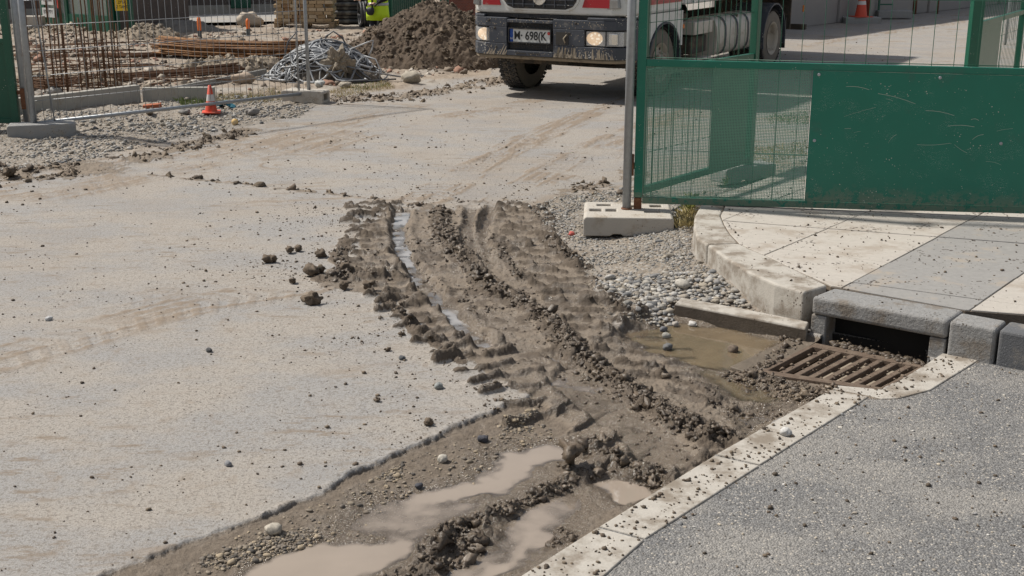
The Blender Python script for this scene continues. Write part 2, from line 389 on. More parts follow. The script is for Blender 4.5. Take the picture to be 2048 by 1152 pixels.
    for pl, wd, ht in LUMPY:
        S, T, D, LEN = pline(x, y, pl)
        f = np.clip(1 - (D + .25 * wd * fbm(x, y, 2.5, 3, 61) * 2) / (wd * 1.7), 0, 1) * sstep(-.35, .15, fbm(x, y, 3.5, 4, 63))
        h += f * ht * (.15 + .9 * np.clip(fbm(x, y, 9, 4, 62, .65), -.4, 1) + .4 * clod)
        dirt = np.maximum(dirt, sstep(.05, .5, f + .35 * fine)); mud = np.maximum(mud, .62 * sstep(.05, .4, f + .45 * fine + .1 * vf) * (f > 0))
    # long faint tyre trails towards the lorry
    for px, wd, per, am in (([(0, 385), (220, 345), (430, 300), (600, 262)], .9, .3, .75), ([(520, 320), (700, 275), (900, 232)], .10, .2, 1.0), ([(1060, 345), (1160, 295), (1250, 258)], .10, .12, 1.0), ([(1130, 360), (1250, 300), (1330, 250)], .12, .12, .9),
                        ([(850, 360), (960, 318), (1060, 280)], .09, .12, 1.0), ([(1560, 100), (1750, 70), (1950, 40)], .25, .2, .8), ([(845, 400), (930, 350), (1030, 295), (1150, 240), (1270, 195), (1400, 150)], .30, .13, .9),
                        ([(1010, 400), (1100, 345), (1200, 290), (1300, 250), (1430, 200)], .28, .13, .8),
                        ([(560, 330), (680, 285), (820, 250), (1000, 215), (1120, 190)], .30, .16, .7),
                        ([(60, 400), (250, 360), (450, 315), (640, 262), (800, 215)], .4, .15, .6),
                        ([(0, 720), (200, 660), (400, 610), (620, 575)], .30, .14, .55), ([(300, 350), (520, 372), (760, 400)], .05, .2, 1.0),
                        ([(0, 640), (150, 620), (330, 585)], .25, .14, .25)):
        S, T, D, LEN = pline(x, y, L(*px))
        f = sstep(wd, wd * .6, D + .22 * wd * edge_n)
        st = sstep(.0, .38, fbm(S * 1.2, T * 14, 1.4, 4, 71) + .3 * fine)
        lug = sstep(.35, .7, np.abs(((S + .5 * np.abs(T)) / per) % 1 - .5) * 2)
        patch = sstep(-.45, .15, fbm(x, y, 1.3, 3, 72))
        dirt = np.maximum(dirt, np.clip(f * am * patch * (1.5 * st + .6 * lug), 0, 1)); h += f * am * patch * (.008 * lug + .008 * st)
    # short scraped smears all over the road
    q = fbm(x * .35 + y * .12, y * 1.3 - x * .25, 3.0, 5, 75, .62)
    dirt = np.maximum(dirt, .34 * sstep(-.15, .45, fbm(x, y, .55, 4, 79)) * sstep(7.5, 12, y + 1.2 * fbm(x, y, .9, 3, 80))); dirt = np.maximum(dirt, sstep(.14, .42, q) * .8 * sstep(-.1, .35, fbm(x, y, .8, 2, 76)))
    # verge gravel
    gv = sdf(x, y, GRAV) + .10 * edge_n + .05 * fine; gq = sstep(-.02, .05, gv)
    kd = -sdf(x, y, PAVE)                                         # distance outside the pavement edge
    grav = np.maximum(grav, gq); base_g = .09 * sstep(.75, .05, kd) * sstep(.05, .45, -g)
    in_g = gq * (1 - .8 * m)
    h += in_g * (base_g + .006 * fine + .003 * vf)
    vg = sstep(-.3, .05, sdf(x, y, GRAV)) * (1 - m); dirt = np.maximum(dirt, .9 * vg * sstep(-.5, .3, edge_n + .4 * fine)); grav *= 1 - .55 * sstep(.5, .0, gv) * (kd > 0); 
    gl = sdf(x, y, LGRAV) + .5 * fbm(x, y, 1.2, 3, 81) + .2 * edge_n; gl = sstep(-.1, .2, gl)
    wg, wgi = worley(x, y, 14, 8); h += gl * (.012 * fine + .014 * np.clip(1 - wg * 1.3, 0, 1)); grav = np.maximum(grav, gl)
    # building site earth beyond the fence
    xe = np.array([p[0] for p in SITE_EDGE]); ye = np.array([p[1] for p in SITE_EDGE])
    ang = x / np.maximum(y, .1); ea = xe / ye; o = np.argsort(ea)
    ylim = np.interp(ang, ea[o], ye[o], left=ye[o][0], right=400)
    site = sstep(0, .8, (y - ylim) - .3 + .8 * fbm(x, y, .7, 3, 85))
    h += site * (.05 * fbm(x, y, .8, 4, 86) + .05 * np.clip(fbm(x, y, 3, 4, 87), 0, 1) + .02 * fbm(x, y, 10, 3, 88)) * sstep(60, 30, y) * (y > 12)
    # puddle hollows
    for poly, dp in PUD:
        d = sdf(x, y, poly); f = sstep(-.05, .10, d + .07 * edge_n + .03 * fine)
        r = np.maximum(0, h - WATER_GUT) 
        h = h * (1 - f) + f * (WATER_GUT - dp * .75 + .28 * np.clip(h + .03, -.02, .06)); wet = np.maximum(wet, sstep(-.22, .02, d + .08 * edge_n) * 1.0); mud = np.maximum(mud, f * .9)
    for k in (9, 10, 11):
        pass
    # re-raise the clod ridges that stand in the water
    for i in (9, 10, 12, 13):
        pl, wd, ht = RIDGES[i]; S, T, D, LEN = pline(x, y, pl)
        f = np.clip(1 - (D + .04 * edge_n + .02 * fine) / (wd * 1.3), 0, 1); h += f * ht * (.3 + .4 * clod + .2 * clod2 + .3 * fine) * .3
    dirt = np.where(mud > .35, np.maximum(clump0, .35 * gm * (1 - m)), dirt)
    ft = sdf(x, y, FOOT)
    fm = ft > 0
    h = np.where(fm, .026 + .0015 * vf, h); mud = np.where(fm, 0, mud); wet = np.where(fm, 0, wet); grav = np.where(fm, 0, grav); dirt = np.where(fm, 0, dirt)
    spill = fm * sstep(.10, .0, ft - .05 - .07 * edge_n) * .8
    mud = np.maximum(mud, spill * sstep(-.1, .2, fine)); h += spill * .004 * (1 + fine)
    h = np.where(kd < -.04, -.02, h)
    lab = np.where(mud > .5, 1, lab); lab = np.where((grav > .5) & (mud < .6), 2, lab); lab = np.where(site > .5, 3, lab); lab = np.where(fm, 4, lab)
    return h, mud, wet, grav, dirt, site, lab

# fan-shaped terrain sheet: fine near the camera, coarser far away
NU, NV = 1420, 980
us = np.linspace(-.64, .64, NU)
vp = np.linspace(-76, 1420, NV)[::-1]
b = -(vp - 576) / F
ys = CAMH / (math.sin(PITCH) - b * math.cos(PITCH)) * (math.cos(PITCH) + b * math.sin(PITCH))
UU, YY = np.meshgrid(us, ys); XX = UU * YY * .985
GX = XX.ravel(); GY = YY.ravel()
H_, MUDm, WETm, GRm, DIm, SIm, LAB = terrain(GX, GY)
HG = H_.reshape(NV, NU)
def hat(x, y):
    """terrain height by lookup"""
    x = np.atleast_1d(np.asarray(x, float)); y = np.atleast_1d(np.asarray(y, float))
    u = (np.clip(x / y / .985, -.6399, .6399) + .64) / 1.28 * (NU - 1)
    j = np.interp(y, ys, np.arange(NV)); j = np.clip(j, 0, NV - 1.001)
    a = u.astype(int); c = j.astype(int); fu = u - a; fj = j - c
    return (HG[c, a] * (1 - fu) + HG[c, a + 1] * fu) * (1 - fj) + (HG[c + 1, a] * (1 - fu) + HG[c + 1, a + 1] * fu) * fj
def hz(x, y): return float(hat(x, y)[0])
def ground_at(px, py):
    p = W(px, py); return Vector((p.x, p.y, hz(p.x, p.y)))

def ground_material():
    m, t, p = newmat("ground")
    g = nd(t, "ShaderNodeNewGeometry"); P = g.outputs['Position']
    a = nd(t, "ShaderNodeAttribute", attribute_name="masks"); b = nd(t, "ShaderNodeAttribute", attribute_name="masks2")
    s = nd(t, "ShaderNodeSeparateColor"); t.links.new(a.outputs['Color'], s.inputs[0]); s2 = nd(t, "ShaderNodeSeparateColor"); t.links.new(b.outputs['Color'], s2.inputs[0])
    mud, wet, grav = s.outputs; dirt, site, foot = s2.outputs
    nL = noise(t, P, .9, 4); nM = noise(t, P, 6, 5); nF = noise(t, P, 90, 4, .7); nVF = noise(t, P, 260, 3, .7)
    mp = nd(t, "ShaderNodeMapping"); mp.inputs['Scale'].default_value = (1, 1.7, 1); mp.inputs['Rotation'].default_value = (0, 0, .3); t.links.new(P, mp.inputs[0])
    nS = noise(t, mp.outputs[0], 1.1, 6, .6)
    # dusty worn asphalt: grey where clean, tan where dust lies
    asp = mixc(t, ramp(t, nS, .40, .60), (.268, .260, .254), (.325, .290, .252))
    asp = mixc(t, mth(t, 'MULTIPLY', ramp(t, nM, .35, .75), .35), asp, (.31, .288, .262))
    asp = mixc(t, mth(t, 'MULTIPLY', ramp(t, nF, .50, .62), .75), asp, (.15, .13, .11))
    asp = mixc(t, mth(t, 'MULTIPLY', ramp(t, nVF, .50, .6), .6), asp, (.42, .395, .36))
    asp = mixc(t, mth(t, 'MULTIPLY', ramp(t, noise(t, P, 48, 3, .6), .47, .36), .65), asp, (.165, .145, .125))
    mp2 = nd(t, "ShaderNodeMapping"); mp2.inputs['Scale'].default_value = (1, 3.2, 1); mp2.inputs['Rotation'].default_value = (0, 0, -.55); t.links.new(P, mp2.inputs[0])
    sm = mth(t, 'MULTIPLY', ramp(t, noise(t, mp2.outputs[0], 3.2, 8, .72), .53, .64), ramp(t, noise(t, P, .7, 3), .40, .60))
    asp = mixc(t, mth(t, 'MULTIPLY', sm, .8), asp, (.20, .155, .112))
    v1 = vor(t, P, 26); f = mth(t, 'LESS_THAN', v1, mth(t, 'MULTIPLY', ramp(t, noise(t, P, 2.2, 3), .40, .72), .15))
    asp = mixc(t, f, asp, (.07, .055, .045))
    # footpath chippings
    vc = nd(t, "ShaderNodeTexVoronoi", i_Scale=110); t.links.new(P, vc.inputs['Vector'])
    sc = nd(t, "ShaderNodeSeparateColor"); t.links.new(vc.outputs['Color'], sc.inputs[0])
    fp = mixc(t, sc.outputs[0], (.138, .133, .127), (.305, .297, .284)); fp = mixc(t, mth(t, 'GREATER_THAN', sc.outputs[1], .93), fp, (.52, .47, .40))
    fp = mixc(t, mth(t, 'MULTIPLY', ramp(t, vc.outputs['Distance'], .35, .75), .7), fp, (.11, .11, .115))
    fp = mixc(t, mth(t, 'MULTIPLY', ramp(t, nS, .42, .62), .45), fp, (.36, .335, .30)); fp = mixc(t, mth(t, 'MULTIPLY', ramp(t, noise(t, P, 38, 4, .7), .50, .38), .6), fp, (.10, .095, .09))
    c = mixc(t, foot, asp, fp)
    # dry dirt, site earth
    c = mixc(t, mth(t, 'MULTIPLY', dirt, .85), c, mixc(t, nM, (.165, .122, .085), (.27, .21, .152)))
    earth = mixc(t, nM, (.19, .145, .105), (.37, .31, .245)); earth = mixc(t, ramp(t, nL, .45, .7), earth, (.31, .285, .25)); earth = mixc(t, mth(t, 'MULTIPLY', ramp(t, noise(t, P, 3, 7, .7), .5, .6), .7), earth, (.15, .115, .085)); earth = mixc(t, mth(t, 'MULTIPLY', ramp(t, nF, .5, .7), .5), earth, (.14, .10, .075))
    c = mixc(t, site, c, earth)
    # gravel
    gvv = nd(t, "ShaderNodeTexVoronoi", i_Scale=34); t.links.new(P, gvv.inputs['Vector']); gs = nd(t, "ShaderNodeSeparateColor"); t.links.new(gvv.outputs['Color'], gs.inputs[0])
    gc = mixc(t, gs.outputs[0], (.15, .135, .115), (.38, .36, .325)); gc = mixc(t, mth(t, 'MULTIPLY', ramp(t, gvv.outputs['Distance'], .3, .6), .75), gc, (.22, .175, .13))
    c = mixc(t, mth(t, 'MULTIPLY', grav, .9), c, gc)
    # mud, drier on the crests and dark when wet
    mc = mixc(t, nM, (.175, .140, .106), (.265, .215, .165)); mc = mixc(t, mth(t, 'MULTIPLY', ramp(t, nF, .50, .66), .5), mc, (.10, .077, .057))
    mc = mixc(t, mth(t, 'MULTIPLY', ramp(t, mth(t, 'ADD', dirt, mth(t, 'MULTIPLY', mth(t, 'SUBTRACT', noise(t, P, 26, 4, .65), .5), .5)), .15, .6), .92), mc, mixc(t, nM, (.078, .058, .041), (.115, .088, .064)))
    mc = mixc(t, mth(t, 'MULTIPLY', wet, .5), mc, (.125, .100, .076))
    mm = ramp(t, mth(t, 'ADD', mud, mth(t, 'MULTIPLY', mth(t, 'SUBTRACT', nF, .5), .5)), .2, .62)
    c = mixc(t, mm, c, mc)
    t.links.new(c, p.inputs['Base Color'])
    rn = noise(t, P, 12, 4)
    wr_ = mth(t, 'MULTIPLY', ramp(t, mth(t, 'ADD', mth(t, 'MULTIPLY', wet, .8), rn), .75, 1.2), .72)
    ro = mth(t, 'SUBTRACT', .88, wr_, None, True); t.links.new(ro, p.inputs['Roughness'])
    p.inputs['Specular IOR Level'].default_value = .45
    # bump
    bh = mth(t, 'ADD', mth(t, 'MULTIPLY', nF, .5), mth(t, 'MULTIPLY', nVF, .3))
    bh = mth(t, 'ADD', bh, mth(t, 'MULTIPLY', mth(t, 'SUBTRACT', 1.0, vc.outputs['Distance']), mth(t, 'MULTIPLY', foot, .8)))
    bh = mth(t, 'ADD', bh, mth(t, 'MULTIPLY', mth(t, 'SUBTRACT', 1.0, gvv.outputs['Distance']), mth(t, 'MULTIPLY', grav, 1.6)))
    bh = mth(t, 'ADD', bh, mth(t, 'MULTIPLY', nM, mth(t, 'MULTIPLY', site, 2.0))); bh = mth(t, 'ADD', bh, mth(t, 'MULTIPLY', noise(t, P, 30, 5, .7), mth(t, 'MULTIPLY', mm, 1.8)))
    bp = nd(t, "ShaderNodeBump", i_Strength=.85, i_Distance=.010); t.links.new(bh, bp.inputs['Height']); t.links.new(bp.outputs[0], p.inputs['Normal'])
    return m
M_GROUND = ground_material()

def attrs(me, arrs, name):
    at = me.color_attributes.new(name, 'FLOAT_COLOR', 'POINT')
    n = len(arrs[0]); buf = np.ones((n, 4), np.float32)
    for i, q in enumerate(arrs): buf[:, i] = q
    at.data.foreach_set('color', buf.ravel())
ii = (np.arange(NV - 1)[:, None] * NU + np.arange(NU - 1)[None, :]).ravel()
quads = np.stack([ii, ii + 1, ii + NU + 1, ii + NU], 1)
qlab = LAB[ii]
cx = GX[quads].mean(1); cy = GY[quads].mean(1)
keep = sdf(cx, cy, PIT) < .0
for lb, nm, kd_, lbl in ((0, "road", "structure", None), (1, "mud", "stuff", "wet brown tyre churned mud and silt in the gutter"), (2, "gravel", "stuff", "grey gravel beds beside the road"), (3, "site_ground", "structure", None), (4, "footpath", "structure", None)):
    sel = quads[keep & (qlab == lb)]
    u_, inv = np.unique(sel.ravel(), return_inverse=True)
    me = bpy.data.meshes.new(nm); me.vertices.add(len(u_))
    co = np.stack([GX[u_], GY[u_], H_[u_]], 1).astype(np.float32); me.vertices.foreach_set('co', co.ravel())
    me.loops.add(len(inv)); me.loops.foreach_set('vertex_index', inv.astype(np.int32))
    me.polygons.add(len(sel)); me.polygons.foreach_set('loop_start', np.arange(0, len(inv), 4, dtype=np.int32)); me.polygons.foreach_set('loop_total', np.full(len(sel), 4, np.int32))
    me.polygons.foreach_set('use_smooth', np.ones(len(sel), bool)); me.update(calc_edges=True); me.validate()
    attrs(me, (MUDm[u_], WETm[u_], GRm[u_]), "masks"); attrs(me, (DIm[u_], SIm[u_], (LAB[u_] == 4).astype(float)), "masks2")
    me.materials.append(M_GROUND); o = bpy.data.objects.new(nm, me); scene.collection.objects.link(o); tag(o, lbl, "ground" if lbl else None, None, kd_)
# wide sheet under and beyond it
gb = MB().add([(-700, -60, -.16), (700, -60, -.16), (700, 900, -.16), (-700, 900, -.16)], [(0, 1, 2, 3)])
gb.build("ground", mat("far_earth", (.32, .27, .21), .9, var=.2, vscale=.6, world=True), kind="structure")

# ---------------- water ----------------
def water_mat(name, col, clear):
    """silty water: the deeper it stands over its bed the less the bed shows; mirror of the sky by Fresnel"""
    m = bpy.data.materials.new(name); m.use_nodes = True; t = m.node_tree; t.nodes.clear(); g = nd(t, "ShaderNodeNewGeometry")
    out = nd(t, "ShaderNodeOutputMaterial"); df = nd(t, "ShaderNodeBsdfDiffuse"); tr = nd(t, "ShaderNodeBsdfTransparent"); gl = nd(t, "ShaderNodeBsdfGlossy", i_Roughness=.03)
    c = mixc(t, noise(t, g.outputs['Position'], 4, 5), [x * .82 for x in col], [x * 1.14 for x in col]); t.links.new(c, df.inputs[0])
    a = nd(t, "ShaderNodeAttribute", attribute_name="depth"); sp = nd(t, "ShaderNodeSeparateColor"); t.links.new(a.outputs['Color'], sp.inputs[0])
    al = ramp(t, mth(t, 'ADD', sp.outputs[0], mth(t, 'MULTIPLY', mth(t, 'SUBTRACT', noise(t, g.outputs['Position'], 9, 5), .5), .010)), -.002, clear)
    b = nd(t, "ShaderNodeBump", i_Strength=.10, i_Distance=.004); t.links.new(noise(t, g.outputs['Position'], 16, 3), b.inputs['Height']); t.links.new(b.outputs[0], gl.inputs['Normal'])
    m1 = nd(t, "ShaderNodeMixShader"); t.links.new(al, m1.inputs[0]); t.links.new(tr.outputs[0], m1.inputs[1]); t.links.new(df.outputs[0], m1.inputs[2])
    fr = nd(t, "ShaderNodeFresnel", i_IOR=1.45); t.links.new(b.outputs[0], fr.inputs['Normal'])
    m2 = nd(t, "ShaderNodeMixShader"); t.links.new(fr.outputs[0], m2.inputs[0]); t.links.new(m1.outputs[0], m2.inputs[1]); t.links.new(gl.outputs[0], m2.inputs[2]); t.links.new(m2.outputs[0], out.inputs[0])
    return m
M_WAT = water_mat("silty_water", (.30, .25, .205), .012); M_WRUT = water_mat("rut_water", (.36, .345, .335), .016); M_WCLR = water_mat("clear_silty_water", (.25, .19, .12), .032)  # rut water's pale lavender-grey base colour stands in for reflected sky
def water(name, px, z, m):
    P = W2(px, z); Q = np.array(P); st = .011; xs = np.arange(Q[:, 0].min(), Q[:, 0].max(), st); yy = np.arange(Q[:, 1].min(), Q[:, 1].max(), st * 1.6)
    X, Y = np.meshgrid(xs, yy); x, y = X.ravel(), Y.ravel(); dep = z - hat(x, y); n = len(xs)
    fc = (np.arange(len(yy) - 1)[:, None] * n + np.arange(n - 1)[None]).ravel(); q = np.stack([fc, fc + 1, fc + n + 1, fc + n], 1)
    ok = (dep[q].max(1) > -.002) & (sdf_(x[q].mean(1), y[q].mean(1), P) > 0) & (np.abs(x[q[:, 0]] / y[q[:, 0]]) < .63); q = q[ok]; u_, inv = np.unique(q.ravel(), return_inverse=True); q = inv.reshape(-1, 4)
    me = bpy.data.meshes.new(name); me.from_pydata(np.stack([x[u_], y[u_], np.full(len(u_), z)], 1).tolist(), [], q.tolist()); attrs(me, (dep[u_], dep[u_], dep[u_]), "depth"); me.materials.append(m)
    o = bpy.data.objects.new(name, me); scene.collection.objects.link(o); tag(o, kind="structure")
water("puddle", [(150, 1210), (420, 1075), (760, 1000), (760, 945), (960, 870), (1180, 870), (1230, 930), (1330, 940), (1370, 965), (1197, 1070), (1040, 1170), (700, 1300), (200, 1300)], WATER_GUT, M_WAT)
water("puddle", [(1225, 640), (1350, 612), (1480, 638), (1600, 672), (1560, 700), (1480, 745), (1390, 733), (1300, 715)], WATER_GUT, M_WCLR)
water("puddle", [(1385, 735), (1480, 747), (1620, 780), (1640, 792), (1480, 890), (1450, 830)], WATER_GUT - .001, M_WCLR)
water("puddle", [(760, 410), (860, 410), (890, 520), (950, 590), (1020, 650), (1060, 720), (980, 720), (880, 660), (790, 590), (755, 500)], -.030, M_WRUT)
water("puddle", [(960, 600), (1060, 640), (1220, 745), (1200, 790), (1100, 770), (980, 690)], -.022, M_WAT)
water("puddle", [(1120, 720), (1280, 820), (1380, 915), (1330, 955), (1200, 880), (1090, 790)], -.036, M_WAT)
# ---------------- kerbs, pavement, gully ----------------
M_KERB = mat("kerb_concrete", (.42, .39, .345), .85, var=.16, vscale=22, dirt=(.165, .128, .092), dirt_amt=.66, dscale=5, specks=(.09, .07, .055), speck_amt=.8, sscale=40, bump=.35, bscale=90, world=True)
M_SILT = mat("silt_cover", (.135, .108, .080), .55, var=.35, vscale=9, bump=1.0, bscale=30, world=True)
M_KERBM = mat("muddy_kerb_concrete", (.215, .182, .142), .85, var=.2, vscale=14, dirt=(.16, .122, .088), dirt_amt=.8, dscale=9, specks=(.06, .05, .04), speck_amt=1.2, sscale=40, bump=.6, bscale=60, world=True)
M_KERBD = mat("dark_kerb_concrete", (.25, .245, .238), .85, var=.22, vscale=22, dirt=(.17, .135, .10), dirt_amt=.55, dscale=6, specks=(.08, .07, .06), speck_amt=.9, sscale=45, bump=1.0, bscale=45, world=True)
M_KERBDD = mat("charcoal_kerb_concrete", (.11, .112, .118), .8, var=.2, vscale=6, dirt=(.27, .24, .20), dirt_amt=.35, dscale=7, specks=(.3, .3, .3), speck_amt=.8, sscale=60, bump=.5, bscale=90, world=True)
M_SLABL = mat("pale_paving", (.43, .395, .35), .82, var=.14, vscale=24, dirt=(.30, .25, .20), dirt_amt=.46, dscale=3.5, specks=(.07, .055, .045), speck_amt=1.2, sscale=30, bump=.25, bscale=110, world=True)
M_SLABG = mat("grey_paving", (.268, .258, .245), .82, var=.2, vscale=24, dirt=(.36, .30, .235), dirt_amt=.34, dscale=3.5, specks=(.07, .055, .045), speck_amt=1.2, sscale=30, bump=.25, bscale=110, world=True)
M_JOINT = mat("joint_grit", (.17, .135, .10), .95, var=.3, vscale=40, bump=.8, world=True)
M_WETC = mat("wet_dirty_concrete", (.085, .068, .052), .30, var=.45, vscale=14, bump=.6, bscale=70, world=True)
M_GULLYSHADE = mat("gully_shade", (.008, .007, .006), .9, var=.3, world=True)

def clip_poly(sub, a, b):
    """keep the part of polygon sub left of the line a->b"""
    out = []
    for i in range(len(sub)):
        p, q = sub[i], sub[(i + 1) % len(sub)]
        sp = (b[0] - a[0]) * (p[1] - a[1]) - (b[1] - a[1]) * (p[0] - a[0]); sq = (b[0] - a[0]) * (q[1] - a[1]) - (b[1] - a[1]) * (q[0] - a[0])
        if sp >= 0: out.append(p)
        if sp * sq < 0:
            t = sp / (sp - sq); out.append((p[0] + t * (q[0] - p[0]), p[1] + t * (q[1] - p[1])))
    return out
def area(P): return sum(P[i][0] * P[(i + 1) % len(P)][1] - P[(i + 1) % len(P)][0] * P[i][1] for i in range(len(P))) / 2
def inset(P, d):
    if area(P) < 0: P = P[::-1]
    n = len(P); out = []
    for i in range(n):
        a, b, c = Vector(P[i - 1]), Vector(P[i]), Vector(P[(i + 1) % n])
        e1 = (b - a).normalized(); e2 = (c - b).normalized(); n1 = Vector((-e1.y, e1.x)); n2 = Vector((-e2.y, e2.x)); k = n1 + n2
        if k.length < .2: out.append(tuple(b + n1 * d)); continue
        k = k.normalized(); out.append(tuple(b + k * (d / max(.4, k.dot(n1)))))
    return out
def clean(P, e=.012):
    o = []
    for p in P:
        if not o or math.dist(p, o[-1]) > e: o.append(p)
    if len(o) > 2 and math.dist(o[0], o[-1]) < e: o.pop()
    return o
z = PZ
inner = W2([(2420, 75), (1660, 326), (1480, 391), (1451, 408), (1441, 430), (1448, 448), (1459, 466), (1479, 487), (1505, 500), (1535, 512), (1578, 533), (1662, 571), (1790, 594), (1931, 619), (2048, 628), (2600, 668)], z) + [(9, 9.2), (14.5, 21.5)]
if area(inner) < 0: inner = inner[::-1]
Al = [[(1448, 439), (1519, 411)], [(1530, 509), (1740, 421)], [(1684, 575), (1957, 430)], [(1941, 619), (2048, 545)]]
Bl = [[(1449, 441), (1858, 472)], [(1479, 487), (1766, 523)]]
Al = [W2(q, z) for q in Al]; Bl = [W2(q, z) for q in Bl]
def ext(l, k=30):
    a, b = Vector(l[0]), Vector(l[1]); d = (b - a).normalized(); return tuple(a - d * k), tuple(b + d * k)
Al = [ext(l) for l in Al]; Bl = [ext(l) for l in Bl]
def shift(l, dx):
    a, b = Vector(l[0]), Vector(l[1]); d = (b - a).normalized(); nn = Vector((-d.y, d.x)); return tuple(a + nn * dx), tuple(b + nn * dx)
dA = 1.0
Al = [shift(Al[0], .95)] + Al + [shift(Al[3], -.95), shift(Al[3], -1.9), shift(Al[3], -2.85), shift(Al[3], -3.8), shift(Al[3], -4.75)]
Bl = [shift(Bl[0], .62 * 3), shift(Bl[0], .62 * 2), shift(Bl[0], .62)] + Bl + [shift(Bl[1], -.62), shift(Bl[1], -1.24)]
def side(l, c): a, b = l; return (b[0] - a[0]) * (c[1] - a[1]) - (b[1] - a[1]) * (c[0] - a[0])
pale, grey = MB(), MB()
def halves(P, l): return clip_poly(P, *l), clip_poly(P, l[1], l[0])
cols = []; rest = inner
for l in Al:
    if len(rest) < 3: cols.append([]); continue
    le, ri = halves(rest, l); cols.append(le); rest = ri
cols.append(rest)
cells = []
for ci, col in enumerate(cols):
    rest = col; off = 0
    for bi, l in enumerate(Bl + [None]):
        if len(rest) < 3: break
        if l is None: cell = rest
        else: cell, rest = halves(rest, l)
        if len(cell) >= 3 and abs(area(cell)) > .004: cells.append((ci, bi, cell))
for ci, bi, cell in cells:
    P = clean(cell)
    if len(P) < 3: continue
    P = inset(P, .004); zz = z + random.uniform(-.003, .002)
    g_ = (ci == 4 and bi >= 3) or (ci in (6, 8) and bi > 1) or False
    (grey if g_ else pale).prism(P, z - .07, zz)
pale.build("pavement", M_SLABL, bevel=.003, seg=1, kind="structure"); grey.build("pavement", M_SLABG, bevel=.003, seg=1, kind="structure")
bed = [tuple(v) for v in inner]; MB().prism(bed, -.1, z - .010).build("pavement", M_JOINT, kind="structure")
def kerb(top_out, top_in, m, zt, zb, ang=False, bev=.018, cuts=1):
    P = list(top_out) + list(top_in)[::-1]
    b = MB().prism(P, zb, zt)
    o = b.build("kerb", m, kind="structure", bevel=bev, seg=3); return o
O = [tuple(W(x, y, z)[:2]) for x, y in PAVE_OUT]; I = [tuple(W(x, y, z)[:2]) for x, y in [(2420, 75), (1660, 326), (1480, 391), (1451, 408), (1441, 430), (1448, 448), (1459, 466), (1477, 486), (1503, 499), (1533, 511), (1576, 532), (1655, 570)]]
def lerp(a, b, t): return (a[0] + (b[0] - a[0]) * t, a[1] + (b[1] - a[1]) * t)
kerb(O[:8], I[:8], M_KERB, z, -.1)
e = .03
kerb([lerp(O[7], O[8], e)] + O[8:], [lerp(I[7], I[8], e)] + I[8:11] + [tuple(W(1655, 570, z)[:2])], M_KERB, z, -.1)
lint_o = W2([(1624, 592), (1896, 641)], z); lint_i = W2([(1668, 575), (1930, 620)], z)
zl = z - .118
b = MB().prism(lint_o + lint_i[::-1], zl, z); b.build("kerb", M_KERBD, kind="structure", bevel=.025, seg=4, label=None)
dv = (Vector(lint_o[1]) - Vector(lint_o[0])).normalized(); nv = Vector((-dv.y, dv.x)); Lk = (Vector(lint_o[1]) - Vector(lint_o[0])).length
def along(s, t): q = Vector(lint_o[0]) + dv * s + nv * t; return (q.x, q.y)
MB().prism([along(.0, .01), along(.10, .01), along(.10, .28), along(.0, .28)], -.25, zl - .003).build("kerb", M_KERBD, kind="structure", bevel=.008)
MB().prism([along(Lk - .10, .01), along(Lk - .004, .01), along(Lk - .004, .28), along(Lk - .10, .28)], -.25, zl - .003).build("kerb", M_KERBD, kind="structure", bevel=.008)
k2 = W2([(1900, 641.6), (1984, 654)], z); k2i = W2([(1934, 620), (2012, 629)], z)
def kseg(s0, s1, m):
    P = [along(s0, 0), along(s1, 0), along(s1, .21), along(s0, .21)]; MB().prism(P, -.12, z).build("kerb", m, kind="structure", bevel=.02, seg=3)
kseg(Lk + .010, Lk + .275, M_KERBD); kseg(Lk + .290, Lk + .95, M_KERBDD); kseg(Lk + .965, Lk + 1.75, M_KERBD); kseg(Lk + 1.765, Lk + 3.6, M_KERBDD)
# pit walls and back panel in near-black: the gully's shade put into colour
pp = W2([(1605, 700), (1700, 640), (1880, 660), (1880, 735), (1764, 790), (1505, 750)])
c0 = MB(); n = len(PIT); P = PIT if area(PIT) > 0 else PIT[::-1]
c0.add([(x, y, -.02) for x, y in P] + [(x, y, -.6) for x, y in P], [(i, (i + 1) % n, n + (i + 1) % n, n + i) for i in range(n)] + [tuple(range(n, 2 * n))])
c0.build("ground", M_GULLYSHADE, kind="structure", recalc=False)
MB().prism([along(.101, .165), along(Lk - .101, .165), along(Lk - .101, .20), along(.101, .20)], -.5, zl - .004).build("ground", M_GULLYSHADE, kind="structure")  # black panel put in so the opening reads as deep shade
# flush kerb strip between gutter and footpath
zs = .034
strips = [([(980, 1196), (1040, 1152), (1195, 1054)], [(1120, 1215), (1206, 1152), (1288, 1079)]), ([(1199, 1052), (1429, 910)], [(1291, 1076), (1518, 931)]),
          ([(1433, 907.5), (1661, 779)], [(1521, 928), (1737, 793)])]
for a, b_ in strips: kerb(W2(a, zs), W2(b_, zs), M_KERB, zs, -.12, bev=.006)
kerb(W2([(1665, 777), (1674, 770), (1769, 779), (1853, 727), (1885, 706)], zs), W2([(1739, 791), (1764, 797), (1796, 796), (1861, 779), (1958, 719)], zs), M_KERB, zs, -.12, bev=.006)
# low kerb in front of the gravel verge
zk = .060
lk_t = W2([(1350, 606), (1430, 621), (1520, 638), (1612, 656)], zk); lk_b = W2([(1362, 594), (1440, 608), (1528, 625), (1618, 643)], zk)
kerb(lk_t, lk_b, M_KERB, zk, -.1, bev=.012)
P = [tuple(Vector(p) - Vector((.0, .006))) for p in lk_t]
MB().prism(P + [tuple(Vector(p) + Vector((0, .02))) for p in lk_t[::-1]], -.1, zk - .014).build("kerb", M_WETC, kind="structure")
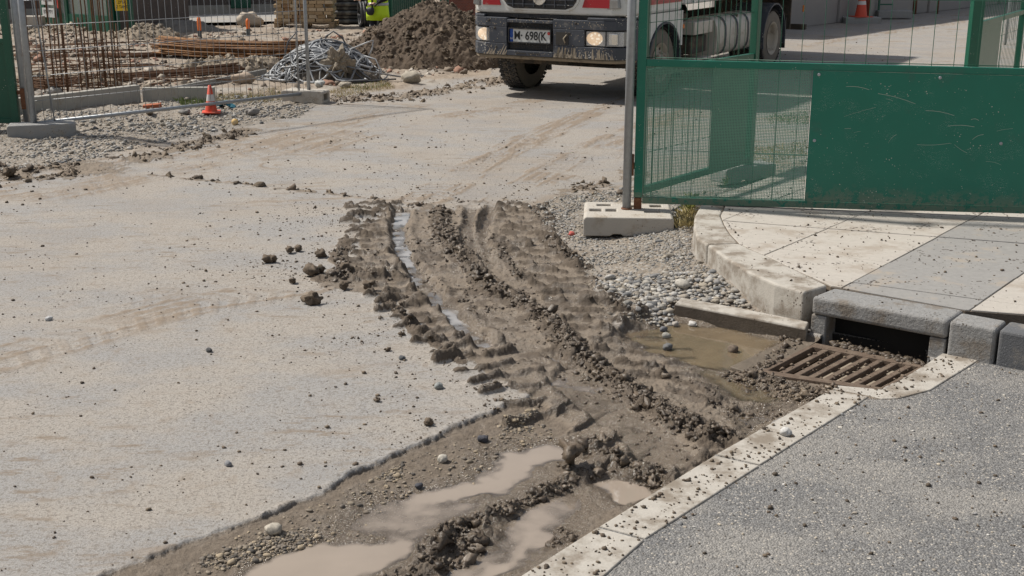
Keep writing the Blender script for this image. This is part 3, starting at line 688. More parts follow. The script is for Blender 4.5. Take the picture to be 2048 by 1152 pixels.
# mud and silt banked beside the grate, and the iron grate
M_IRON = mat("rusty_iron", (.135, .095, .068), .7, metal=.25, var=.35, vscale=20, dirt=(.20, .155, .115), dirt_amt=.62, dscale=14, bump=.5, bscale=80)
ga, gb_, gc_, gd = [Vector(p) for p in W2([(1628, 686), (1850, 729), (1762, 776), (1522, 741)], -.004)]
gr = empty("drain_grate", ((ga + gc_) / 2).to_3d() + Vector((0, 0, -.012)), 0, "rusty iron drain grate clogged with mud under the kerb opening", "drain grate")
off = ((ga + gc_) / 2)
ga, gb_, gc_, gd = [q - off for q in (ga, gb_, gc_, gd)]
def gp(u, v): q = ga * (1 - u) * (1 - v) + gb_ * u * (1 - v) + gc_ * u * v + gd * (1 - u) * v; return (q.x, q.y)
fr = MB()
for P in ([gp(-.01, -.05), gp(1.01, -.05), gp(1.01, .07), gp(-.01, .07)], [gp(-.02, .93), gp(1.0, .93), gp(1.0, 1.03), gp(-.02, 1.03)],
          [gp(-.02, .0705), gp(.03, .0705), gp(.03, .9295), gp(-.02, .9295)], [gp(.975, .0705), gp(1.01, .0705), gp(1.01, .9295), gp(.975, .9295)]):
    fr.prism(P, -.036, .0)
fr.build("frame", M_IRON, gr, bevel=.004)
for k in range(7):
    u = .118 + k * .124
    MB().prism([gp(u, .072), gp(u + .056, .072), gp(u + .056, .928), gp(u, .928)], -.034, -.003).build("bar", M_IRON, gr, bevel=.005)
# slab of silt-covered concrete left of the grate
MB().prism(W2([(1575, 672), (1622, 686), (1515, 742), (1460, 725)], 0), -.1, -.024).build("kerb", M_SILT, kind="structure", bevel=.006)
# ---------------- scattered stones and crumbs ----------------
def rock_variants(n, sub, amp, seed=1, flat=.7):
    out = []
    for i in range(n):
        bm = bmesh.new(); bmesh.ops.create_icosphere(bm, subdivisions=sub, radius=1)
        V = np.array([v.co[:] for v in bm.verts]); Fc = np.array([[v.index for v in f.verts] for f in bm.faces]); bm.free()
        s = seed + i * 13
        d = 1 + amp * vnoise(V[:, 0] * 1.7 + s, V[:, 1] * 1.7 + V[:, 2] * 1.3, s) + amp * .6 * vnoise(V[:, 0] * 3.9 + V[:, 2] * 2.7, V[:, 1] * 3.9 + s, s + 2) + amp * .35 * vnoise(V[:, 0] * 8 + V[:, 2] * 6, V[:, 1] * 8 - V[:, 2] * 5, s + 3)
        d = d + amp * .25 * vnoise(V[:, 0] * 15 + V[:, 2] * 11, V[:, 1] * 15 - V[:, 2] * 9, s + 4); V = V * d[:, None]; sc = np.array([1, .62 + .3 * ((i * 37) % 10) / 10, flat * (.7 + .4 * ((i * 53) % 10) / 10)]); out.append((V * sc, Fc))
    return out
def stone_mat(name, rough=.85, bump=.5, spec=.4):
    m, t, p = newmat(name); a = nd(t, "ShaderNodeAttribute", attribute_name="tint"); g = nd(t, "ShaderNodeNewGeometry")
    n1 = noise(t, g.outputs['Position'], 70, 4, .65); c = mixc(t, n1, a.outputs['Color'], (0, 0, 0)); 
    mm = nd(t, "ShaderNodeMix", data_type='RGBA', blend_type='MULTIPLY'); mm.inputs[0].default_value = 1; t.links.new(a.outputs['Color'], mm.inputs[6])
    cr = nd(t, "ShaderNodeMapRange"); t.links.new(n1, cr.inputs[0]); cr.inputs[1].default_value = .25; cr.inputs[2].default_value = .75; cr.inputs[3].default_value = .65; cr.inputs[4].default_value = 1.3
    t.links.new(cr.outputs[0], mm.inputs[7]); t.links.new(mm.outputs[2], p.inputs['Base Color'])
    p.inputs['Roughness'].default_value = rough; p.inputs['Specular IOR Level'].default_value = spec
    b = nd(t, "ShaderNodeBump", i_Strength=bump, i_Distance=.006); t.links.new(n1, b.inputs['Height']); t.links.new(b.outputs[0], p.inputs['Normal']); return m
M_STONE = stone_mat("stone"); M_CRUMB = stone_mat("mud_crumb", .8, .7); M_WETCRUMB = stone_mat("wet_mud_clod", .42, .8)
def merged(name, pts, size, tint, variants, m, label=None, cat=None, kind="stuff", sink=.25, tilt=.5, smooth=False, zoff=None, zabs=None):
    n = len(pts); V = []; Fc = []; T = []; base = 0
    var = RNG.integers(0, len(variants), n); rz = RNG.uniform(0, 6.283, n); rx = RNG.normal(0, tilt, n) * .5
    zz = hat(pts[:, 0], pts[:, 1]) if zabs is None else zabs
    for i in range(n):
        v, f = variants[var[i]]; c, s = math.cos(rz[i]), math.sin(rz[i]); cx_, sx_ = math.cos(rx[i]), math.sin(rx[i])
        q = v * size[i]; y1 = q[:, 1] * cx_ - q[:, 2] * sx_; z1 = q[:, 1] * sx_ + q[:, 2] * cx_
        V.append(np.stack([q[:, 0] * c - y1 * s + pts[i, 0], q[:, 0] * s + y1 * c + pts[i, 1], z1 + zz[i] + size[i] * (.5 - sink)], 1)); Fc.append(f + base); base += len(v)
        T.append(np.repeat(tint[i][None, :], len(v), 0))
    V = np.concatenate(V).astype(np.float32); Fc = np.concatenate(Fc).astype(np.int32); T = np.concatenate(T)
    me = bpy.data.meshes.new(name); me.vertices.add(len(V)); me.vertices.foreach_set('co', V.ravel()); me.loops.add(Fc.size); me.loops.foreach_set('vertex_index', Fc.ravel())
    me.polygons.add(len(Fc)); me.polygons.foreach_set('loop_start', np.arange(0, Fc.size, 3, dtype=np.int32)); me.polygons.foreach_set('loop_total', np.full(len(Fc), 3, np.int32))
    me.polygons.foreach_set('use_smooth', np.full(len(Fc), smooth)); me.update(calc_edges=True)
    attrs(me, (T[:, 0], T[:, 1], T[:, 2]), "tint"); me.materials.append(m)
    o = bpy.data.objects.new(name, me); scene.collection.objects.link(o); return tag(o, label, cat, None, kind)
def pick(n, poly=None, box=None, dens=None, px=None):
    """random ground points, uniform in the region"""
    if poly is not None: P = np.array(poly); box = (P[:, 0].min(), P[:, 0].max(), P[:, 1].min(), P[:, 1].max())
    out = []
    tot = 0
    while tot < n:
        x = RNG.uniform(box[0], box[1], n * 3); y = RNG.uniform(box[2], box[3], n * 3); k = np.abs(x / y) < .62
        if poly is not None: k &= sdf_(x, y, poly) > 0
        if dens is not None: k &= RNG.uniform(0, 1, len(x)) < dens(x, y)
        out.append(np.stack([x[k], y[k]], 1)); tot += int(k.sum())
        if tot == 0: break
    return np.concatenate(out)[:n]
PAL = np.array([(.36, .34, .31), (.27, .26, .25), (.44, .41, .36), (.20, .20, .20), (.33, .29, .24), (.48, .46, .43), (.40, .35, .28)])
def tints(n, pal=PAL, j=.12): return np.clip(pal[RNG.integers(0, len(pal), n)] * (1 + RNG.normal(0, j, (n, 1))), .01, .9)
MUDP = np.array([(.12, .09, .065), (.085, .065, .047), (.15, .115, .08)])
peb = rock_variants(8, 2, .16, 3, .55); rk = rock_variants(8, 2, .45, 50, .75); tiny = rock_variants(6, 1, .35, 90, .7)
def dv_(x, y):
    d = sdf_(x, y, MUD); k = -sdf_(x, y, PAVE); return np.clip(1 - np.maximum(0, d + .06) * 8, 0, 1) * (k > .02) * (.25 + .75 * (fbm(x, y, 2.2, 3, 5) > -.12))
V1 = pick(7500, GRAV, dens=dv_)
merged("gravel", V1, RNG.gamma(2.0, .0028, len(V1)) + .003, tints(len(V1)) * .70, rk + peb[:3], M_STONE, "rounded grey pebbles on the verge between mud and kerb", "gravel", smooth=True, sink=.45)
BANK = W2([(1200, 560), (1260, 560), (1480, 575), (1560, 625), (1480, 620), (1350, 600), (1345, 640), (1310, 640), (1270, 600), (1215, 585)])
V2 = pick(1100, BANK, dens=lambda x, y: (-sdf_(x, y, PAVE) > .03) * 1.0); merged("gravel", V2, RNG.gamma(4, .0030, len(V2)) + .005, tints(len(V2)) * .80, peb, M_STONE, "larger pale pebbles heaped by the low kerb", "gravel", smooth=True, sink=.05)
V3 = pick(8000, [p for p in LGRAV if p[0] > -11], dens=lambda x, y: .2 + .8 * (fbm(x, y, 1.5, 3, 6) > -.1)); merged("gravel", V3, RNG.gamma(2.2, .0052, len(V3)) + .004, tints(len(V3)) * .85, tiny, M_STONE, "crushed grey gravel by the mesh fence", "gravel", smooth=True)
GP = W2([(480, 1060), (640, 1000), (800, 920), (900, 875), (1060, 815), (1140, 880), (1000, 900), (960, 950), (800, 980), (770, 1060), (560, 1095), (330, 1150)])
GPAL = np.array([(.24, .20, .155), (.27, .225, .17), (.17, .145, .12), (.31, .25, .175), (.10, .088, .075)])
V4 = pick(2600, GP, dens=lambda x, y: .08 + .92 * (fbm(x, y, 3, 3, 44) > .12)); merged("gravel", V4, RNG.gamma(1.5, .0022, len(V4)) + .0022, tints(len(V4), GPAL), peb, M_STONE, "small tan pebbles bedded in the gutter silt", "gravel", smooth=True, sink=.3)
# crumbs of mud: dense near the tracks, thin over road and pavement
def dm(x, y):
    d = -sdf_(x, y, MUD); g_ = sdf_(x, y, GUT); f = .05 + .95 * np.exp(-np.maximum(d, 0) / .45); cl = .3 + .7 * (fbm(x, y, 1.6, 3, 8) > .05)
    return f * cl * (d > 0) * (g_ < 0) * (-sdf_(x, y, PAVE) > 0)
V5 = pick(7500, None, (-5, 3, 4, 15), dens=dm); merged("mud_crumbs", V5, np.clip(RNG.gamma(.9, .0030, len(V5)) + .0018, 0, .017), tints(len(V5), MUDP), tiny, M_CRUMB, "dark crumbs of mud scattered over the dusty road", "mud crumbs", smooth=True)
V5b = pick(3200, None, (-10, 8, 9, 30), dens=lambda x, y: (-sdf_(x, y, PAVE) > 0) * (.25 + .75 * (fbm(x, y, .9, 3, 18) > .05))); merged("mud_crumbs", V5b, np.clip(RNG.gamma(1.0, .0045, len(V5b)) + .003, 0, .026), tints(len(V5b), MUDP), tiny, M_CRUMB, "dark dirt crumbs on the far part of the road", "mud crumbs", smooth=True)
PV = [p for p in inner]
V6 = pick(850, [(1.3, 7), (4.4, 6.6), (4.6, 10.6), (1.5, 10.6)], dens=lambda x, y: (sdf_(x, y, PAVE) > .02) * 1.0)
merged("mud_crumbs", V6, np.clip(RNG.gamma(1.2, .0028, len(V6)) + .002, 0, .016), tints(len(V6), MUDP), tiny, M_CRUMB, "dark mud spatter on the pale paving slabs", "mud crumbs", smooth=True, zabs=np.full(len(V6), PZ))
STR = W2([(980, 1196), (1199, 1052), (1661, 779), (1674, 770), (1769, 779), (1885, 706), (1958, 719), (1796, 796), (1737, 793), (1288, 1079), (1120, 1215)], zs)
V7 = pick(420, STR); merged("mud_crumbs", V7, np.clip(RNG.gamma(1.6, .003, len(V7)) + .002, 0, .014), tints(len(V7), MUDP), tiny, M_CRUMB, "mud crumbs on the flush kerb strip", "mud crumbs", smooth=True, zabs=np.full(len(V7), zs))
FP = [p for p in FOOT]
V7b = pick(260, None, (-1, 4.2, 3.6, 6.9), dens=lambda x, y: (sdf_(x, y, FOOT) > .2) * 1.0); merged("gravel", V7b, np.clip(RNG.gamma(2, .0025, len(V7b)) + .002, 0, .014), tints(len(V7b)), peb, M_STONE, "loose light chippings on the grey footpath", "gravel", sink=.3)
# wet clods heaped on the ridges
Pts = []; Sz = []
for (pl, wd, ht), k in [(r, 1.0) for r in RIDGES]:
    Ln = sum(math.dist(pl[i], pl[i + 1]) for i in range(len(pl) - 1)); n = int(Ln * wd * 4800 * k)
    for _ in range(n):
        i = random.randrange(len(pl) - 1); t_ = random.random(); q = random.gauss(0, wd * .62)
        ex, ey = pl[i + 1][0] - pl[i][0], pl[i + 1][1] - pl[i][1]; l_ = math.hypot(ex, ey) or 1
        Pts.append((pl[i][0] + ex * t_ - ey / l_ * q, pl[i][1] + ey * t_ + ex / l_ * q)); Sz.append(min(.034, .003 + random.gammavariate(1.2, .0052)))
V8 = pick(3400, MUD, dens=lambda x, y: .2 + .8 * (fbm(x, y, 4, 3, 12) > .1))
Pts = np.concatenate([np.array(Pts), V8]); Sz = np.concatenate([np.array(Sz), np.clip(RNG.gamma(1.1, .0030, len(V8)) + .002, 0, .015)])
bd_ = np.minimum(pline_(Pts[:, 0], Pts[:, 1], T_LEFT)[2] / .25, pline_(Pts[:, 0], Pts[:, 1], T_RIGHT)[2] / .29); k0 = (bd_ > 1) | (RNG.uniform(0, 1, len(Pts)) < .22); Pts = Pts[k0]; Sz = Sz[k0]
k = (sdf_(Pts[:, 0], Pts[:, 1], FOOT) < -.09) & (sdf_(Pts[:, 0], Pts[:, 1], PIT) < 0); Pts = Pts[k]; Sz = Sz[k]
mid = rock_variants(10, 2, .95, 120, .75)
merged("mud_clods", Pts, Sz, tints(len(Pts), np.array([(.105, .080, .058), (.080, .060, .043), (.135, .105, .077)])), mid, M_WETCRUMB, "wet clods churned up along the wheel ruts", "mud clods", smooth=True, sink=.5)
Q = []
for pl, wd, ht in LUMPY:
    Ln = sum(math.dist(pl[i], pl[i + 1]) for i in range(len(pl) - 1))
    for _ in range(int(Ln * wd * 900)):
        i = random.randrange(len(pl) - 1); t_ = random.random(); q = random.gauss(0, wd * 1.1); ex, ey = pl[i + 1][0] - pl[i][0], pl[i + 1][1] - pl[i][1]; l_ = math.hypot(ex, ey) or 1
        Q.append((pl[i][0] + ex * t_ - ey / l_ * q, pl[i][1] + ey * t_ + ex / l_ * q))
Q = np.array(Q); Q = Q[fbm(Q[:, 0], Q[:, 1], 3.5, 4, 63) > -.15]
merged("mud_clods", Q, np.clip(RNG.gamma(1.0, .008, len(Q)) + .005, 0, .045), tints(len(Q), MUDP * 1.1), mid, M_CRUMB, "dried mud lumps thrown up along old wheel tracks on the road", "mud clods", smooth=True, sink=.4)
# silt and crumbs around the grate
GR = W2([(1440, 735), (1520, 745), (1620, 770), (1690, 770), (1650, 800), (1560, 790), (1480, 765)]); V9 = pick(420, GR)
ED = np.concatenate([V9, pick(330, W2([(1560, 668), (1615, 662), (1590, 695), (1500, 742), (1445, 735)])), ])
merged("mud_clods", ED, np.clip(RNG.gamma(1.2, .004, len(ED)) + .003, 0, .026), tints(len(ED), MUDP * 1.05), mid, M_WETCRUMB, "clods of silt pressed against the drain grate", "mud clods", smooth=True, sink=.2)
V10 = pick(60, W2([(1640, 690), (1720, 700), (1850, 730), (1762, 774), (1540, 740)])); merged("mud_crumbs", V10, np.clip(RNG.gamma(2, .003, len(V10)) + .003, 0, .016), tints(len(V10), MUDP * 1.3), tiny, M_CRUMB, "crumbs of mud lying on the iron grate", "mud crumbs", smooth=True, zabs=np.full(len(V10), -.014))
V10 = pick(150, W2([(1650, 684), (1665, 678), (1850, 720), (1855, 730)])); merged("mud_clods", V10, np.clip(RNG.gamma(3, .0045, len(V10)) + .006, 0, .03), tints(len(V10), MUDP * .8), tiny, M_WETCRUMB, "dark silt lumps along the gully opening", "mud clods", smooth=True, zabs=np.full(len(V10), -.02))
SP = W2([(-300, 240), (60, 225), (430, 195), (700, 175), (980, 140), (1000, 60), (-300, 60)]); V11 = pick(4200, SP, dens=lambda x, y: .12 + .88 * (fbm(x, y, .9, 3, 28) > .05))
merged("rubble", V11, np.clip(RNG.gamma(1.3, .016, len(V11)) + .008, 0, .11), tints(len(V11), np.array([(.34, .29, .23), (.25, .20, .155), (.18, .145, .11), (.40, .36, .31), (.30, .17, .12), (.13, .10, .08)])), rk, M_STONE, "stones and broken lumps littering the building site earth", "rubble", smooth=True, sink=.3)
# single clods and stones one can point to
def lone(name, px, py, size, col, label, cat, group, z0=None, var=0, flat=1, wet=False, sub=3, amp=.45, stretch=(1, .8, .7)):
    bm = bmesh.new(); bmesh.ops.create_icosphere(bm, subdivisions=sub, radius=1)
    V = np.array([v.co[:] for v in bm.verts]); s = var * 7.3 + 3
    d = 1 + amp * vnoise(V[:, 0] * 1.5 + s, V[:, 1] * 1.5 + V[:, 2], var) + amp * .6 * vnoise(V[:, 0] * 3.5 + V[:, 2] * 3, V[:, 1] * 3.5 + s, var + 1) + amp * .4 * vnoise(V[:, 0] * 8 + s, V[:, 1] * 8 + V[:, 2] * 7, var + 2)
    V = V * d[:, None] * np.array(stretch) * size
    if amp < .3: V[:, 2] = np.clip(V[:, 2], -size * .6, size * .75)
    for v, c in zip(bm.verts, V): v.co = c
    me = bpy.data.meshes.new(name); bm.to_mesh(me); bm.free(); me.polygons.foreach_set('use_smooth', [True] * len(me.polygons))
    n = len(V); attrs(me, (np.full(n, col[0]), np.full(n, col[1]), np.full(n, col[2])), "tint"); me.materials.append(M_WETCRUMB if wet else M_STONE)
    o = bpy.data.objects.new(name, me); scene.collection.objects.link(o); p = W(px, py, z0 or 0)
    o.location = (p.x, p.y, (z0 if z0 is not None else hz(p.x, p.y)) - float(V[:, 2].min()) - size * .12); o.rotation_euler[2] = var * 1.3
    return tag(o, label, cat, group)
mc_ = (.125, .095, .068)
for i, (x, y, s, lb) in enumerate([(541, 526, .042, "round mud clod farthest left on the road beside the tracks"), (580, 507, .030, "small mud clod just above the leftmost one"), (597, 503, .028, "flat mud clod right of the small pair"),
      (641, 515, .042, "jagged mud clod midway between the left pair and the tread marks"), (625, 552, .050, "lumpy mud clod at the tip of the left mud spur"), (640, 548, .035, "mud clod touching the lumpy one at the spur tip"), (585, 567, .026, "small dark mud clod left of the spur tip"),
      (623, 609, .055, "flat broad mud clod alone on the road below the spur"), (688, 580, .034, "mud clod under the left spur"), (738, 583, .050, "pointed mud clod under the right end of the left spur"),
      (693, 548, .045, "clod on top of the left spur"), (1138, 925, .065, "shaggy mud clod standing in the big puddle"), (803, 672, .020, "small brown clod beside the tracks mid road"), (857, 852, .022, "brown clod just above the broken asphalt edge"),
      (755, 804, .016, "tiny clod over the lower road"), (775, 704, .017, "tiny dark clod left of the tread marks"), (22, 357, .07, "brown dirt clod at the left frame edge")]):
    lone("mud_clod", x, y, s, mc_, lb, "mud clod", "mud clods on the road", var=i, wet=(i == 11), amp=.6)
for i, (x, y, s, c, lb) in enumerate([(877, 778, .030, (.24, .25, .24), "grey angular stone on the road left of the mud"), (805, 721, .022, (.10, .105, .11), "blue black stone beside the tread marks"), (98, 641, .024, (.42, .42, .42), "pale stone on the left part of the road"),
      (418, 704, .022, (.12, .12, .12), "dark flat stone mid left of the road"), (548, 1056, .036, (.40, .36, .30), "pale oval stone below the broken edge"), (885, 911, .030, (.40, .37, .32), "light oval pebble in the gutter silt"), (966, 872, .026, (.06, .06, .07), "black smooth pebble in the gutter silt"), 
      (838, 959, .020, (.07, .07, .08), "small black pebble at the puddle rim"), (457, 932, .020, (.22, .22, .23), "grey stone on the lower left road")]):
    lone("stone", x, y, s, c, lb, "stone", "loose stones on the road", var=i + 30, amp=.2, sub=3)
lone("stone", 1571, 870, .032, (.48, .47, .45), "white stone sitting on the flush kerb strip", "stone", "loose stones on the road", zs, 50, amp=.2)
for i, (x, y, c, lb) in enumerate([(1386, 652, (.5, .48, .45), "white pebble nearest the low kerb in the clear puddle"), (1424, 641, (.36, .34, .31), "round grey pebble at the kerb side of the puddle"), (1445, 652, (.16, .16, .16), "dark angular stone at the kerb side of the puddle"), (1327, 662, (.13, .13, .14), "black pebble in the shallow puddle"),
      (1351, 652, (.33, .30, .27), "brown grey pebble left of the white pebble in the puddle"), (1332, 675, (.30, .29, .26), "flat grey pebble in the middle of the clear puddle"), (1336, 699, (.12, .12, .12), "dark pebble at the muddy side of the clear puddle"), (1465, 703, (.13, .10, .075), "mud lump standing at the rim of the clear puddle")]):
    lone("pebble", x, y, .028 if i < 6 else .035, c, lb, "pebble", "pebbles in the clear puddle", z0=-.045, var=i + 60, amp=.22)
lone("pebble", 1254, 620, .035, (.22, .21, .19), "dark grey pebble below the heap of pale ones", "pebble", "pebbles on the verge", var=80, amp=.2)
lone("pebble", 1143, 471, .03, (.50, .12, .10), "small red stone among grey gravel on the verge", "pebble", "pebbles on the verge", var=81, amp=.2)
# ---------------- gate leaf, its post and block (front right) ----------------
def greenmat(name, scr=.8, dirt=.12, col=(.004, .150, .098), lowm=None, dents=0):
    return mat(name, col, .38, var=.12, vscale=3, dirt=(.04, .12, .09), dirt_amt=dirt, dscale=4, specks=(.45, .46, .40), speck_amt=.5, sscale=34, bump=.04, bscale=40, scratches=scr, low_mud=lowm, dents=dents)
M_GREEN = greenmat("green_paint", lowm=(.26, .42)); M_GREENS = greenmat("green_sheet", 1.0, .10, (.003, .150, .100), (.28, .50), .10); M_GREENF = greenmat("far_green_paint", .3, .2, (.006, .085, .05))
M_GALV = mat("galvanised_steel", (.34, .36, .38), .48, metal=.55, var=.22, vscale=24, dirt=(.30, .27, .23), dirt_amt=.25, dscale=9, specks=(.62, .62, .62), speck_amt=.5, sscale=60, bump=.12, bscale=60)
M_WIREG = mat("green_wire", (.012, .085, .05), .45, dirt=(.2, .19, .15), dirt_amt=.2); M_RUST = mat("rust", (.16, .065, .03), .85, var=.4, vscale=25, dirt=(.28, .16, .09), dirt_amt=.4, dscale=18, bump=.6)
M_BLOCK = mat("fence_block_concrete", (.44, .405, .355), .9, var=.10, vscale=6, dirt=(.30, .245, .18), dirt_amt=.40, dscale=6, specks=(.16, .13, .10), speck_amt=1.1, sscale=55, bump=.5, bscale=80)
M_BLOCKG = mat("grey_block_concrete", (.30, .295, .285), .9, var=.12, vscale=6, dirt=(.33, .27, .20), dirt_amt=.3, dscale=6, specks=(.14, .13, .12), speck_amt=1.0, sscale=50, bump=.5, bscale=80)
M_HOLE = mat("block_hollow", (.17, .145, .115), .95, bump=.4); M_HOLED = mat("dark_hollow", (.05, .045, .04), .95)
def net_mat():
    m, t, p = newmat("debris_netting"); tc = nd(t, "ShaderNodeTexCoord"); sx = nd(t, "ShaderNodeSeparateXYZ"); t.links.new(tc.outputs['Object'], sx.inputs[0])
    def line(o): return mth(t, 'LESS_THAN', mth(t, 'FRACT', mth(t, 'MULTIPLY', o, 1 / .0125)), .36)
    g = mth(t, 'MAXIMUM', line(sx.outputs[0]), line(sx.outputs[2]))
    p.inputs['Base Color'].default_value = (.13, .30, .22, 1); p.inputs['Roughness'].default_value = .8
    wv = noise(t, tc.outputs['Object'], 3, 3); a = mth(t, 'MULTIPLY', g, mth(t, 'MULTIPLY_ADD', wv, .5, .55), None, True); a = mth(t, 'MAXIMUM', a, .10)
    t.links.new(a, p.inputs['Alpha']); return m
M_NET = net_mat()
def fence_block(name, loc, rz, m, size, holes_top, end_hole, label, group, tag_notches=True):
    """recycled fence foot: chamfered concrete block with tube slots and a hollow end"""
    L_, D_, H_b = size; r = empty(name, loc, rz, label, "fence block", group)
    b = MB()
    # profile along its length (x,z), notched underneath, then end cheeks round the hollow
    x0 = -L_ / 2; x1 = L_ / 2; q = H_b
    pr = [(x0, .0), (x0 + .30 * L_, .0), (x0 + .33 * L_, .018), (x0 + .42 * L_, .018), (x0 + .45 * L_, 0), (x0 + .62 * L_, 0), (x0 + .65 * L_, .018), (x0 + .74 * L_, .018), (x0 + .77 * L_, 0), (x1, 0), (x1, q - .02), (x1 - .02, q), (x0 + .02, q), (x0, q - .02)]
    b.prism(pr, -D_ / 2, D_ / 2, 'y')
    body = b.build("body", m, r, bevel=.012, seg=2)
    for hx, hy, hw, hd in holes_top:
        h = MB().box((hx, hy, H_b - .0185), (hw, hd, .04)); hm = h.build("slot", M_HOLE, r)
    cuts = MB()
    for hx, hy, hw, hd in holes_top: cuts.box((hx, hy, H_b), (hw, hd, .16))
    if end_hole: cuts.box((end_hole * L_ / 2, -.0 * D_, H_b * .50), (.26, D_ * .50, H_b * .52))
    # the slots are cut into the block's mesh
    cme = bpy.data.meshes.new("c"); cme.from_pydata(cuts.v, [], cuts.f); co = bpy.data.objects.new("c", cme); scene.collection.objects.link(co); co.parent = r
    md = body.modifiers.new("cut", 'BOOLEAN'); md.object = co; md.operation = 'DIFFERENCE'; md.solver = 'EXACT'
    body.modifiers.move(1, 0)
    for ch in list(r.children):
        if ch.name.startswith("slot"): bpy.data.objects.remove(ch)
    dg = bpy.context.evaluated_depsgraph_get(); dg.update(); me = bpy.data.meshes.new_from_object(body.evaluated_get(dg)); body.modifiers.clear(); body.data = me
    bpy.data.objects.remove(co)
    return r
pb = W(1262, 452); bz = max(hz(pb.x, pb.y), hz(pb.x + .2, pb.y), hz(pb.x - .2, pb.y)) - .02
a0 = W(1166, 472, bz); a1 = W(1347, 475, bz); wid_ = math.dist(a0[:2], a1[:2]); BH = .16; BD = .60
ang = math.atan2(a1.y - a0.y, a1.x - a0.x); ctr = (a0 + a1) / 2 + Vector((-math.sin(ang), math.cos(ang), 0)) * BD / 2
blk = fence_block("fence_block", (ctr.x, ctr.y, bz), ang, M_BLOCK, (wid_, BD, BH), [(-.27, -.02, .10, .11), (-.14, -.02, .09, .11), (.20, -.04, .13, .12), (.07, .14, .10, .10), (.24, .17, .10, .10), (-.2, .18, .12, .08)], 0, "pale concrete fence foot under the green gate post", "concrete fence feet")
bt = bz + BH
gpost = W(1253, 418, bt)
GY0 = gpost.y
# galvanised standpipe
pipe = empty("fence_post", (gpost.x, gpost.y, bt), 0, "tall galvanised tube standing in the pale block beside the gate", "post")
MB().tube([(0, 0, -.04), (0, 0, 3.2)], .036, 20).build("pole", M_GALV, pipe)
MB().lathe([(.040, 0), (.046, .004), (.046, .012), (.036, .014)], (0, 0, -.002), 20).build("collar", M_RUST, pipe)
# gate leaf: runs right and a little towards the camera
gx0 = ZAT(1279, 300, GY0 + .02).x
def zy(px, py, Y): return ZAT(px, py, Y).z
Yl = GY0 + .02
gb0 = ZAT(1279, 405, Yl)
far_px = 2048
# pick the depth at the frame's right edge so the rail spacing matches the photo
bestY = 9.45
gR = ZAT(2048, 412, bestY); gL = ZAT(1290, 393, Yl)
GA = math.atan2(gR.y - gL.y, gR.x - gL.x); 
zb_ = gL.z; zt_ = zy(1290, 118, Yl); tilt_ = (gR.z - gL.z) / math.dist(gR[:2], gL[:2]); tilm = (zy(2048, 137, bestY) - zt_) / math.dist(gR[:2], gL[:2])
print("GATE", GA, zb_, zt_, tilt_, bestY, Yl, gpost, bz)
gate = empty("gate_leaf", (gx0, Yl, 0), 0, "green gate leaf of sheet steel, netting and welded wire at the right", "gate", rot=(0, 0, GA))
GL = 5.2
def rail(z0, h, x0=0, x1=GL, y=0, d=.05, ta=None, tb=None):
    ta = tilt_ if ta is None else ta; tb = ta if tb is None else tb
    return MB().prism([(x0, z0 + ta * x0), (x1, z0 + ta * x1), (x1, z0 + h + tb * x1), (x0, z0 + h + tb * x0)], y - d / 2, y + d / 2, 'y')
FRW = .055
MB().box((0, 0, (bt + 3.2) / 2 + .05), (.072, .06, 3.1 - bt)).build("hinge_stile", M_GREEN, gate, bevel=.004)
MB().box((-.002, 0, bt + .045), (.062, .05, .10)).build("stile_foot", M_RUST, gate, bevel=.003)
rail(zb_ - FRW, FRW, .036).build("bottom_rail", M_GREEN, gate, bevel=.003); rail(zt_ - .055, .055, .036, ta=tilm).build("middle_rail", M_GREEN, gate, bevel=.003)
rail(2.9, .06, .036, ta=tilm).build("top_rail", M_GREEN, gate, bevel=.003)
rail(zb_, 2.9 - zb_, GL - .06, GL, tb=tilm).build("lock_stile", M_GREEN, gate)
def gxl(px, py):
    """local x along the leaf for a photo pixel"""
    for s in np.linspace(0, GL, 800):
        X = gx0 + s * math.cos(GA); Y = Yl + s * math.sin(GA)
        if ZAT(px, py, Y).x <= X: return s
    return GL
sx = gxl(1616, 270)
rail(zb_ + .002, zt_ - zb_ - .057, sx, GL - .06, -.030, .004, tb=tilm).build("sheet_panel", M_GREENS, gate)
scs = [MB() for _ in range(4)]; sc = scs[0]
for q_, px in enumerate((1636, 1878)):
    s_ = gxl(px, 150); scs[q_].lathe([(0, .004), (.010, .004), (.013, 0)], (s_, -.034, zt_ - .085 + tilm * s_), 12, 'y')
for q_, px in enumerate((1628, 2000)):
    s_ = gxl(px, 285); scs[q_ + 2].lathe([(0, .004), (.010, .004), (.013, 0)], (s_, -.034, zt_ - .64 + tilt_ * s_), 12, 'y')
# screw heads face the camera
for sc in scs:
    sc.v = [(x, -.034 - abs(y + .034), z) for x, y, z in sc.v]; sc.build("screw", M_GALV, gate)
sr = MB(); qs = random.Random(14)
def scratch(x, z, ln, a, w_=.0016, bend=.0):
    P = [(x + ln * t_ * math.cos(a) - bend * math.sin(math.pi * t_) * math.sin(a), z + ln * t_ * math.sin(a) + bend * math.sin(math.pi * t_) * math.cos(a)) for t_ in (0, .25, .5, .75, 1)]
    for (xa, za), (xb, zb__) in zip(P[:-1], P[1:]): sr.add([(xa, -.0335, za - w_), (xb, -.0335, zb__ - w_), (xb, -.0335, zb__ + w_), (xa, -.0335, za + w_)], [(0, 1, 2, 3)])
for k in range(12):
    x = sx + .05 + qs.random() * 2.0; z = zb_ + .1 + qs.random() * .85 + tilt_ * x; scratch(x, z, qs.choice([.015, .03, .05, .12, .25]), qs.gauss(-.05, .5), qs.uniform(.0006, .0014), qs.uniform(-.01, .01))
